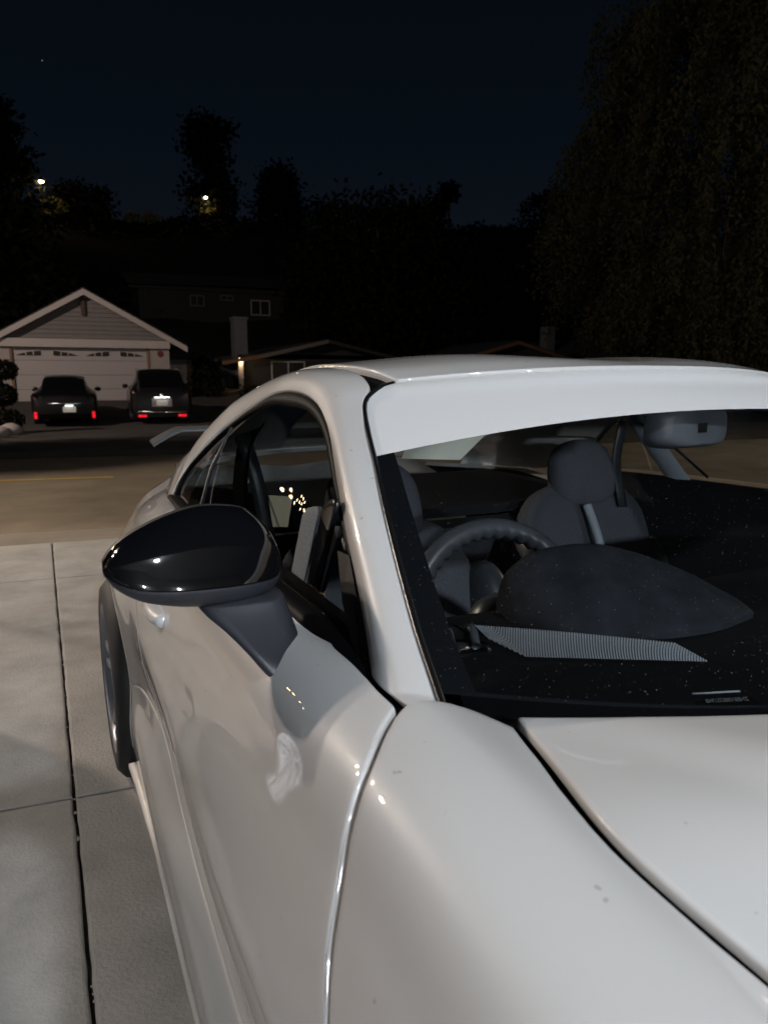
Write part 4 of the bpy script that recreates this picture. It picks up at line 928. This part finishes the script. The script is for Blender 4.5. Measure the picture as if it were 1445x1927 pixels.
for c in range(4):
    xc = dl + (c+.5)*(dr-dl)/4 + (-.02); z = dtop-.30; w = .50; d = 1 if c % 2 == 0 else -1
    top = [(xc-d*w*.95, z-.07)] + [(xc-d*w*.95+d*2*w*t, z-.07+.19*math.sin(t*math.pi*.5)**.8) for t in np.linspace(.03, .86, 12)] + [(xc+d*w*.80, z-.05), (xc+d*w*.6, z-.075)]
    def plate(poly, y, t, name, m, par):
        mb = MB(); n = len(poly); mb.v = [(p[0], y, p[1]) for p in poly]+[(p[0], y+t, p[1]) for p in poly]; mb.f = [tuple(range(n)), tuple(range(2*n-1, n-1, -1))]+[(q, n+q, n+(q+1) % n, (q+1) % n) for q in range(n)]
        return recalc(mb.build(name, m, par, False))
    cxx = sum(p[0] for p in top)/len(top); czz = sum(p[1] for p in top)/len(top)
    plate([(cxx+(p[0]-cxx)*1.12, czz+(p[1]-czz)*1.55) for p in top], GY+.080, .012, 'window_frame', 'white_trim', gd)
    wn = plate(top, GY+.068, .011, 'window', 'window_dark', gd)
    for t in (.35, .6):
        MB().box((xc-d*w*.95+d*2*w*t, GY+.064, z+.02), (.035, .006, .15), 0).build('muntin', 'white_trim', wn, False)
mb = MB(); mb.box((dl-.05, GY-.0, (gz+dtop)/2), (.07, .03, dtop-gz)); mb.build('door_jamb', 'brown_wood', h, False); MB().box((dr+.05, GY-.0, (gz+dtop)/2), (.07, .03, dtop-gz)).build('door_jamb', 'brown_wood', h, False); MB().box(((dl+dr)/2, GY-.0, dtop+.015), (dr-dl+.17, .03, .05)).build('door_jamb', 'brown_wood', h, False)
sg = MB().lathe([(0, .0), (0, .12), (.02, .13), (.03, 0)], 8, 'y', (3.44, GY-.035, 2.19)); tag(recalc(sg.build('security_sign', 'red_sign', None, False)), 'small dark red octagonal sign on the wall right of the garage door', 'sign')
# fence boards and planting right of the garage
fn = empty('fence', (0, 0, 0), 0, 'low pale fence section right of the garage house', 'fence')
for k in range(5): MB().box((4.05+k*.19, 32.5, 1.15), (.17, .03, 1.3)).build('board', 'white_trim' if k < 4 else 'brown_wood', fn, False)
MB().box((4.43, 32.55, 1.6), (.95, .04, .09)).build('rail', 'white_trim', fn, False)
tree('shrub', 'leafy green shrub at the corner of the garage house', (5.5, 32.6, .5), 1.5, .7, dome, 40, 40, .2, .16, 'leaf_dark', .06, None, 'shrub', 0.0, limbs=2)
hg = C = np.array([(random.uniform(5.8, 10.5), random.uniform(27.0, 28.2), .1+random.random()**1.3*.85) for _ in range(5200)]); tag(link('hedge', leaves(C, .16), 'leaf_warm', None, False), 'low reddish brown hedge right of the parked van', 'hedge')
# dark house to the right of the garage
h2 = empty('dark_house', (0, 0, 0), 0, 'dark low house with a tall chimney and one lit porch post', 'house')
MB().box((12.2, 40.2, 1.2), (8.2, 8, 2.4)).build('wall', 'dark_wall', h2, False)
MB().add([(6.9, 35.4, 2.05), (8.95, 35.4, 2.40), (12.3, 35.4, 3.16), (16.4, 35.4, 2.3), (6.9, 45, 2.05), (8.95, 45, 2.40), (12.3, 45, 3.16), (16.4, 45, 2.3)], [(0, 1, 5, 4), (1, 2, 6, 5), (2, 3, 7, 6)]).build('roof', 'shingle', h2, False)
for a, b, m_ in (((6.9, 2.02), (8.95, 2.37), 'brown_wood'), ((8.95, 2.37), (12.3, 3.13), 'dim_trim'), ((12.3, 3.13), (16.4, 2.27), 'dark_wall')):
    MB().add([(a[0], 35.36, a[1]-.16), (b[0], 35.36, b[1]-.16), (b[0], 35.36, b[1]+.02), (a[0], 35.36, a[1]+.02), (a[0], 35.41, a[1]-.16), (b[0], 35.41, b[1]-.16), (b[0], 35.41, b[1]+.02), (a[0], 35.41, a[1]+.02)], [(0, 1, 2, 3), (5, 4, 7, 6), (0, 4, 5, 1), (3, 2, 6, 7)]).build('barge_board', m_, h2, False)
MB().add([(8.1, 36.2, 2.2), (16.2, 36.2, 2.2), (12.3, 36.2, 3.1)], [(0, 1, 2)]).build('gable', 'dark_wall', h2, False)
ch = MB().box((8.3, 37.5, 2.7), (.66, .7, 3.0)); ch.box((8.3, 37.5, 4.18), (.76, .8, .12)); ch.build('chimney', 'brick_grey', h2, False)
MB().box((7.86, 35.75, 1.25), (.22, .22, 1.9)).build('porch_post', 'white_trim', h2, False)
wf = MB().box((10.4, 36.17, 1.55), (1.7, .06, .95)).build('window', 'window_dark', h2, False)
for a in (-.86, 0, .86): MB().box((10.4+a, 36.13, 1.55), (.06, .05, 1.0)).build('frame', 'white_trim', wf, False)
MB().box((10.4, 36.13, 2.05), (1.8, .05, .06)).build('frame', 'white_trim', wf, False)
pl = tag(MB().box((4.9, 38.3, 1.3), (3.6, .2, 1.7)).build('garden_wall', 'brick_grey', None, False), 'grey garden wall between the garage house and the dark house', 'wall')
pl.location.x = 1.6
# house on the slope
h3 = empty('hill_house', (0, 0, 0), 0, 'dim house up on the slope with three white-framed windows', 'house')
MB().box((12.3, 63, 6.9), (11.6, 5, 3.0)).build('wall', 'dark_wall', h3, False)
MB().add([(5.6, 59.6, 8.28), (18.5, 59.6, 8.5), (18.5, 63, 9.7), (5.6, 63, 9.5), (5.6, 67, 8.2), (18.5, 67, 8.4)], [(0, 1, 2, 3), (3, 2, 5, 4)]).build('roof', 'shingle', h3, False)
MB().box((12, 60.2, 8.12), (12.6, .1, .16)).build('fascia', 'dark_wall', h3, False)
for wi_, (xc, zc, w, hh) in enumerate(((16.05, 6.95, 1.55, 1.15), (10.9, 7.3, 1.05, .78), (13.3, 7.62, 1.0, .35))):
    w_ = MB().box((xc, 60.46, zc), (w, .06, hh)).build('window', 'window_dark', h3, False)
    for a, b, c, d in ((-w/2, 0, .09, hh+.09), (w/2, 0, .09, hh+.09), (0, -hh/2, w, .09), (0, hh/2, w, .09), (0, 0, .08, hh)): MB().box((xc+a, 60.41, zc+b), (c, .05, d)).build('frame', 'white_trim' if wi_ == 0 else 'dim_trim', w_, False)
# low gabled houses at right, mostly hidden by the roof of the coupe
def gable_house(name, label, xl, xc, xr, ze, zp, y, trim):
    t = empty(name, (0, 0, 0), 0, label, 'house')
    MB().add([(xl+.4, y, 0), (xr-.4, y, 0), (xr-.4, y, ze), (xc, y, zp-.1), (xl+.4, y, ze), (xl+.4, y+8, 0), (xr-.4, y+8, 0), (xr-.4, y+8, ze), (xc, y+8, zp-.1), (xl+.4, y+8, ze)], [(0, 1, 2, 3, 4), (9, 8, 7, 6, 5), (1, 6, 7, 2), (5, 0, 4, 9)]).build('wall', 'dark_wall', t, False)
    for a in (xl, xr):
        MB().add([(a, y-.5, ze), (xc, y-.5, zp), (xc, y+8.4, zp), (a, y+8.4, ze), (a, y-.5, ze+.06), (xc, y-.5, zp+.06), (xc, y+8.4, zp+.06), (a, y+8.4, ze+.06)], [(0, 1, 2, 3), (5, 4, 7, 6), (0, 4, 5, 1), (0, 3, 7, 4)]).build('roof', 'shingle', t, False)
        MB().add([(a, y-.55, ze-.2), (xc, y-.55, zp-.2), (xc, y-.55, zp+.0), (a, y-.55, ze+.0), (a, y-.505, ze-.2), (xc, y-.505, zp-.2), (xc, y-.505, zp), (a, y-.505, ze)], [(0, 1, 2, 3), (5, 4, 7, 6), (0, 4, 5, 1), (3, 2, 6, 7)]).build('barge_board', trim, t, False)
    return t
gable_house('gable_house', 'low house whose brown gable edge shows just above the coupe roof', 19.6, 24.0, 28.6, 2.2, 3.34, 36, 'brown_wood')
t_ = gable_house('gable_house', 'second low gable right of the brown one, partly behind the drooping tree', 27.0, 31.6, 37, 2.3, 3.75, 37, 'dark_wall')
MB().box((28.4, 38.5, 3.2), (.62, .7, 2.5)).build('chimney', 'brick_grey', t_, False)
# clipped shrub and edging at far left
cs = empty('clipped_shrub', (-1.9, 22, -.1), 0, 'dark shrub clipped into stacked tiers at the left edge', 'shrub')
MB().tube([(0, 0, 0), (.02, 0, 1.5)], .05, 8).build('trunk', 'bark', cs)
for z, r, hh in ((1.55, .42, .26), (.92, .36, .30), (.3, .5, .26)):
    a = RNG.normal(size=(1500, 3)); a /= np.linalg.norm(a, axis=1)[:, None]; C = a*np.array([r, r, hh])*(.75+.25*RNG.random((1500, 1))) + [0, 0, z]; link('crown', leaves(C, .09), 'leaf_dark', cs, False)
for k in range(5):
    q = RNG.normal(size=(8, 8)); P = np.array([[((.26+.03*q[i, j])*math.cos(th)*math.cos(ph), (.22+.03*q[i, j])*math.sin(th)*math.cos(ph), .17*math.sin(ph)) for j, th in enumerate(np.linspace(0, 2*np.pi, 8, endpoint=False))] for i, ph in enumerate(np.linspace(-1.5, 1.5, 8))])
    o = recalc(MB().grid(P, cv=True).build('stone', 'stucco')); o.location = (-2.2+.12*k*(-1)**k, 19.0+.55*k, -.02); tag(o, ['edging stone nearest the road, under the clipped shrub', 'second edging stone from the road, at the left edge', 'middle edging stone of the five at the left edge', 'fourth edging stone from the road, at the left edge', 'edging stone farthest from the road, close to the shrub'][k], 'stone', 'edging stones')
# ================================================================ parked cars across the street
mat('car_black', (.004, .004, .005), rough=.35, coat=.5)
mat('car_dark', (.007, .007, .008), rough=.35, coat=.5)
mat('red_reflector_glow', (.25, .01, .01), rough=.2, emit=(1, .015, .03), estr=.8)  # glow put in for light the reflectors throw back; they are no lamps
mat('dark_lens', (.05, .008, .008), rough=.15)
mat('plate', (.75, .75, .72), rough=.5)
mat('plate_ink', (.10, .12, .25), rough=.6)
mat('plate_fill', (1, 1, 1), emit=(.95, 1, .97), estr=6)  # added glow that brightens the plates in place of their returned light
def far_car(label, cat, loc, rz, prof, wid, m, kind, Lc=4.7, group='cars parked across the street', wheels=True, rim='gunmetal'):
    """prof: stations from the tail forward (y, lower width, belt z, roof z, roof half width)"""
    t = empty('parked_car', loc, rz, label, cat, group)
    pr = np.array(prof, float); ys = pr[:, 0]
    def sec(y, v):
        q = hermite(ys, pr[:, 1:], y); w, bz, rz_, rw = [q[..., k] for k in range(4)]; zero = 0*w
        pts = np.stack([np.stack([w*.90, zero+.24], -1), np.stack([w*.985, zero+.40], -1), np.stack([w, zero+.62], -1), np.stack([w*.975, bz], -1), np.stack([w*.2+rw*.8+.02, bz+(rz_-bz)*.45], -1), np.stack([rw*.98, bz+(rz_-bz)*.90], -1), np.stack([rw*.72, bz*0+rz_], -1), np.stack([zero, rz_+.02], -1)], 0)
        i = np.clip(np.floor(v).astype(int), 0, 6); u = (v-i)[..., None]; idx = np.arange(len(v))
        g = lambda k: pts[np.clip(k, 0, 7), idx]
        p0, p1, p2, p3 = g(i-1), g(i), g(i+1), g(i+2); m1 = (p2-p0)/2; m2 = (p3-p1)/2
        return (2*u**3-3*u**2+1)*p1+(u**3-2*u**2+u)*m1+(3*u**2-2*u**3)*p2+(u**3-u**2)*m2
    def surf(y0, y1, v0, v1, n, k, off=0):
        Y, V = np.meshgrid(np.linspace(y0, y1, n), np.linspace(v0, v1, k), indexing='ij'); s = sec(Y.ravel(), V.ravel()); P = np.stack([s[:, 0], Y.ravel(), s[:, 1]], -1).reshape(n, k, 3)
        if off:
            N = np.cross(np.gradient(P, axis=0), np.gradient(P, axis=1)); N /= np.maximum(np.linalg.norm(N, axis=2), 1e-9)[..., None]
            if N[..., 0].sum()+N[..., 2].sum() < 0: N = -N
            P = P + N*off
        return P
    P = surf(ys[0], ys[-1], 0, 7, 90, 40); M_ = P[:, ::-1].copy(); M_[..., 0] *= -1; Q = np.concatenate([P, M_[:, 1:]], 1); mb = MB()
    n = Q.shape[0]; k = Q.shape[1]
    for i in range(n-1):
        for j in range(k-1):
            c = Q[i:i+2, j:j+2].mean((0, 1))
            if wheels and c[2] < .66 and any((c[1]-yc)**2+(c[2]-.33)**2 < .39**2 for yc in (kind['ar'], kind['af'])): continue
            mb.f.append((i*k+j, (i+1)*k+j, (i+1)*k+j+1, i*k+j+1))
    mb.v = [tuple(p) for p in Q.reshape(-1, 3)]; mb.f.append(tuple(range(k))); mb.f.append(tuple((n-1)*k+j for j in range(k)))
    recalc(mb.build('body', m, t)); MB().box((0, Lc/2, .30), (1.2, Lc*.9, .2)).build('underbody', 'gap_dark', t, False)
    def both(y0, y1, v0, v1, name, mm, off=.006, nn=14):
        for s in (1, -1):
            P = surf(y0, y1, v0, v1, nn, 10, off); P[..., 0] *= s; recalc(MB().grid(P).build(name, mm, t))
    P = surf(kind['rw'][0], kind['rw'][1], 5.2, 7, 16, 12, .006); M_ = P[:, ::-1].copy(); M_[..., 0] *= -1; recalc(MB().grid(np.concatenate([P, M_[:, 1:]], 1)).build('rear_window', 'dark_glass_solid', t))
    both(kind['sw'][0], kind['sw'][1], 3.25, 4.9, 'side_window', 'dark_glass_solid'); both(kind['sw'][1]+.06, kind['sw'][2], 3.25, 4.9, 'side_window', 'dark_glass_solid')
    P = surf(kind['fw'][0], kind['fw'][1], 5.2, 7, 16, 12, .006); M_ = P[:, ::-1].copy(); M_[..., 0] *= -1; recalc(MB().grid(np.concatenate([P, M_[:, 1:]], 1)).build('windscreen', 'dark_glass_solid', t))
    if wheels:
        for yc in (kind['ar'], kind['af']):
            for s in (-1, 1): add_wheel(t, s*wid*.98, yc, .33, s, kind['wm'])
    for s in (-1, 1):
        mm = MB().grid(np.array([[(s*(wid+.03+.10*math.cos(q)*r), kind['my']+.05*dy, kind['mz']+.075*math.sin(q)*r) for q in np.linspace(0, 2*math.pi, 14, endpoint=False)] for r, dy in ((.01, -.6), (.8, -.6), (1, -.2), (.9, .6), (.4, 1.2), (.01, 1.3))]), cv=True); recalc(mm.build('door_mirror', m, t))
    return t, both, surf
mat('dark_glass_solid', (.004, .0045, .005), rough=.05, coat=1)
wm = {'mb': wheel_meshes(.33, .22, .24, 'gunmetal', 5, False)}
# left: black hatchback-like saloon
sed = [(0, .80, .80, .82, .60), (.05, .86, .86, .90, .62), (.20, .90, .93, .98, .62), (.34, .905, .94, 1.06, .60), (.75, .91, .94, 1.33, .58), (1.15, .915, .94, 1.455, .58), (1.9, .92, .93, 1.475, .60), (2.6, .92, .92, 1.42, .57), (3.2, .915, .92, 1.16, .60), (3.55, .91, .90, .98, .66), (4.2, .88, .80, .86, .66), (4.6, .80, .66, .72, .58), (4.72, .60, .56, .6, .45)]
kd = dict(rw=(.36, 1.02), sw=(1.0, 1.85, 2.9), fw=(2.66, 3.45), ar=1.0, af=3.75, wm=wm, my=2.75, mz=1.06)
c1, both, surf = far_car('black parked car with two upright red reflectors, left of the two across the street', 'car', (-.38, 24.4, -.17), math.radians(-4), sed, .92, 'car_black', kd)
both(-.0+.02, .16, 2.75, 3.2, 'tail_light', 'dark_lens', .008, 6)
for s in (-1, 1): recalc(MB().box((s*.79, -.012, .335), (.085, .03, .20), 0, .012).build('rear_reflector', 'red_reflector_glow', c1))
pl1 = recalc(MB().box((.13, -.025, .50), (.36, .012, .17), 0, .004).build('number_plate', 'plate', c1, False))
recalc(MB().box((0, -.02, .67), (.9, .02, .03), 0, .008).build('chrome_strip', 'silver', c1))
MB().box((.13, -.055, .615), (.22, .02, .012)).build('plate_fill_strip', 'plate_fill', c1, False)  # glowing strip added to light the plate
MB().box((0, -.02, .30), (1.4, .05, .12)).build('bumper_insert', 'gap_dark', c1, False)
# right: dark tall van-like SUV
suv = [(0, .80, .95, .97, .60), (.05, .88, 1.02, 1.06, .64), (.14, .915, 1.07, 1.22, .66), (.30, .925, 1.08, 1.50, .66), (.50, .93, 1.08, 1.645, .66), (1.2, .935, 1.07, 1.70, .66), (2.2, .935, 1.05, 1.70, .66), (2.9, .93, 1.03, 1.58, .63), (3.5, .92, 1.02, 1.22, .66), (3.8, .91, 1.0, 1.06, .68), (4.4, .86, .92, .96, .66), (4.7, .78, .75, .80, .58), (4.78, .6, .6, .65, .45)]
kd2 = dict(rw=(.10, .42), sw=(.75, 1.8, 2.9), fw=(2.95, 3.7), ar=.98, af=3.7, wm=wm, my=2.9, mz=1.18)
c2, both, surf = far_car('dark grey tall parked van with lit number plate, right of the two across the street', 'van', (2.42, 24.4, -.20), math.radians(-4), suv, .935, 'car_dark', kd2)
both(.01, .20, 2.7, 3.15, 'tail_light', 'dark_lens', .01, 6)
for s in (-1, 1): recalc(MB().box((s*.60, -.005, .285), (.26, .03, .075), 0, .012).build('rear_reflector', 'red_reflector_glow', c2))
recalc(MB().box((0, -.025, .70), (.60, .012, .26), 0, .006).build('plate_recess', 'white_trim', c2, False)); recalc(MB().box((0, -.036, .685), (.34, .01, .17), 0, .004).build('number_plate', 'plate', c2, False))
MB().box((0, -.075, .855), (.46, .03, .014)).build('plate_fill_strip', 'plate_fill', c2, False)  # strip added above the plate to brighten it
recalc(MB().box((0, -.03, .40), (1.5, .03, .05), 0, .012).build('chrome_strip', 'silver', c2)); recalc(MB().lathe([(0, 0), (.0, .05), (.01, .055), (.012, .0)], 16, 'y', (0, -.03, .93)).build('badge', 'silver', c2))
for s in (-1, 1): MB().tube(curve([(s*.62, .6, 1.70), (s*.64, 1.4, 1.745), (s*.63, 2.5, 1.72)], 10), .018, 6).build('roof_rail', 'silver', c2)
# neighbouring car on the same drive: its wheel is mirrored in the coupe's door
wm2 = {'mb': wheel_meshes(.33, .22, .245, 'alloy', 10, False)}
kd3 = dict(kd2); kd3['wm'] = wm2
c3, both, surf = far_car('silver-wheeled dark tall car on the drive left of the coupe, outside the frame', 'car', NB_LOC, math.pi, suv, .935, 'car_dark', kd3, group='cars on the drive')
# ================================================================ lamps
mat('lamp_metal', (.05, .05, .05), rough=.5, metal=.6)
mat('lamp_warm', (1, .8, .5), emit=(1, .72, .38), estr=60)
mat('bulb_glow', (1, .8, .5), emit=(1, .72, .36), estr=30)
mat('star_glow', (1, 1, 1), emit=(1, 1, .95), estr=.55)
mat('lamp_cool', (1, 1, 1), emit=(.92, .97, 1), estr=25)
def point(name, loc, col, watts, r, parent=None):
    l = bpy.data.lights.new(name, 'POINT'); l.color = col; l.energy = watts; l.shadow_soft_size = r; o = bpy.data.objects.new(name, l); o.location = loc; COL.objects.link(o)
    o.parent = parent; return o
def street_lamp(label, loc, hh, arm, watts, r=.15, group='street lamps', head=.12, seen=True):
    t = empty('street_lamp', loc, 0, label, 'street lamp', group)
    MB().tube([(0, 0, 0), (0, 0, hh)], [.08, .05], 8).build('pole', 'lamp_metal', t); MB().tube(curve([(0, 0, hh-.1), (arm*.5, 0, hh+.15), (arm, 0, hh+.15)], 8), .035, 6).build('arm', 'lamp_metal', t)
    recalc(MB().lathe([(.10, .0), (.09, head), (.02, head*1.4), (0, head*1.3)], 12, 'z', (arm, 0, hh+.06)).build('hood', 'lamp_metal', t))
    recalc(MB().lathe([(.0, head*1.2), (-.10, head), (-.16, 0)], 12, 'z', (arm, 0, hh+.05)).build('lens', 'lamp_warm', t))
    point('light', (arm, 0, hh-.25), ((1, .85, .69) if loc[0] > -9 else (1, .80, .68)) if not seen else (1, .70, .40), watts, r, t); return t
street_lamp('street lamp with a yellow light on the ridge at the left', (1.0, 94.5, HZ(1, 94.5)), 4.2, .1, 150, .2, head=.22)
street_lamp('street lamp with a round yellow light beside the tall ragged tree', (19.7, 97.5, HZ(19.7, 97.5)), 2.9, .3, 60, .2, head=.22)
street_lamp('tall street lamp across the road, outside the frame at left', SL_LOC, SL_H, .8, SL_W, .22, seen=False)
t_ = street_lamp('low street lamp at the near kerb, outside the frame at left', SA_LOC, SA_H, SA_ARM, SA_W, .07, seen=False)
if SA_ADDED_SHIELD: MB().box((SA_ARM, SA_ADDED_SHIELD[0], SA_H-.25-SA_ADDED_SHIELD[1]/2+.3), (1.1, .012, SA_ADDED_SHIELD[1]+.6)).build('added_shield', 'lamp_metal', t_, False)  # unseen plate added to cut this lamp's light towards the far side
street_lamp('added unseen street lamp at the near kerb, outside the frame at right', (14.0, 6.2, -.1), 6.2, .8, 620, .1, seen=False)  # added out of view to brighten the road seen through the far window
gs = empty('wheel_fill_spot', SPOT_LOC, 0, 'small unseen spotlight added to brighten the wheel of the parked car, outside the frame', 'spotlight')  # added so that the neighbouring wheel shows mirrored in the door
tgt = Vector(SPOT_AT) - Vector(SPOT_LOC)
recalc(MB().tube([(0, 0, -SPOT_LOC[2]), (0, 0, 0)], .008, 6).build('fill_spot_stake', 'lamp_metal', gs)); recalc(MB().tube([tuple(-tgt.normalized()*.06), (0, 0, 0)], .03, 10).build('fill_spot_head', 'lamp_metal', gs))
ls = bpy.data.lights.new('light', 'SPOT'); ls.energy = SPOT_W; ls.color = (.92, .96, 1); ls.spot_size = math.radians(52); ls.spot_blend = .4; ls.shadow_soft_size = .02
lo = bpy.data.objects.new('light', ls); COL.objects.link(lo); lo.parent = gs; lo.location = tgt.normalized()*.035; lo.rotation_euler = tgt.to_track_quat('-Z', 'Y').to_euler()
# tree beside that lamp whose shade lies across the road
tree('street_tree', 'street tree beside the road lamp, outside the frame at left', ST_LOC, 6.9, 1.55, dome, 130, 40, .28, .24, 'leaf_dark', .14, base=.76)
# our own garage front behind the camera with its eave lamp and two added fill lamps
hw = empty('own_house', (0, 0, 0), 0, 'garage front with a lit eave lamp behind the viewer, outside the frame', 'house')
MB().box((-.5, -2.55, 1.5), (11, .3, 3.2)).build('wall', 'dark_wall', hw, False); MB().box((-2.2, -2.37, 1.1), (5.0, .06, 2.2)).build('garage_door', 'dark_wall', hw, False)
MB().box((-.5, -1.5, 3.16), (11, 2.4, .10)).build('eave', 'dark_wall', hw, False)
for x_, y_, w_ in LANT:
    ln = MB().box((x_, y_, 3.07), (.26, .26, .08), 0, .02).build('eave_lamp', 'lamp_metal', hw, False); MB().box((x_, y_, 3.022), (.20, .20, .012)).build('lens', 'lamp_cool', ln, False)
    point('light', (x_, y_, 2.93), (.90, .95, 1.0), w_, .09, ln)
for x_, w_ in FILL_LAMPS:  # unseen lamps added to fill the cabin and the coupe's left side
    ln = recalc(MB().box((x_, -2.30, FILL_Z), (.14, .12, .26), 0, .02).build('porch_or_fill_lamp', 'lamp_metal', hw, False)); MB().box((x_, -2.235, FILL_Z), (.10, .012, .18)).build('lens', 'lamp_cool', ln, False)
    point('light', (x_, -2.12, FILL_Z), (.90, .95, 1.0), w_, .06, ln)
# porch light of the dark house
wl_ = recalc(MB().box((7.86, 35.58, 2.12), (.10, .10, .14), 0, .01).build('porch_or_fill_lamp', 'lamp_warm', None, False)); tag(wl_, 'porch lamp at the top of the lit post of the dark house', 'lamp'); point('light', (7.86, 35.42, 2.0), (1, .68, .38), 7, .05, wl_)
# short string of warm bulbs on a post by the kerb, mirrored in the side window
sl = empty('string_light', (0, 0, 0), 0, 'string of small warm bulbs on a post by the kerb, outside the frame', 'string light')
bx_, by_, bz_ = BULB
MB().tube([(bx_-.5, by_+.1, -.05), (bx_-.5, by_+.1, bz_+.5)], .010, 8).build('post', 'lamp_metal', sl)
bpts = [(1.05*p, 1.05*q) for p, q in [(-.26, .16), (-.17, .24), (-.10, .12), (-.06, .20), (.0, .05), (.03, .15), (.10, -.02), (.12, -.11), (.22, -.13), (.28, -.07), (.33, -.19), (-.16, .05)]]
MB().tube(curve([(bx_-.5, by_+.1, bz_+.48)] + [(bx_+a, by_, bz_+b+.03) for a, b in bpts[:11]], 60), .004, 5).build('wire', 'lamp_metal', sl)
b0 = None
for a, b in bpts:
    if b0 is None: b0 = MB().lathe([(-.028, 0), (-.02, .018), (0, .024), (.02, .014), (.03, 0)], 10, 'z').build('bulb', 'bulb_glow', sl); o = b0
    else: o = b0.copy(); COL.objects.link(o)
    o.location = (bx_+a, by_+random.uniform(-.04, .04), bz_+b)
tag(recalc(MB().lathe([(-.25, 0), (0, .25), (.25, 0)], 8, 'z', (16.3, 500, 184)).build('star', 'star_glow')), 'single faint star high in the left of the sky', 'star')
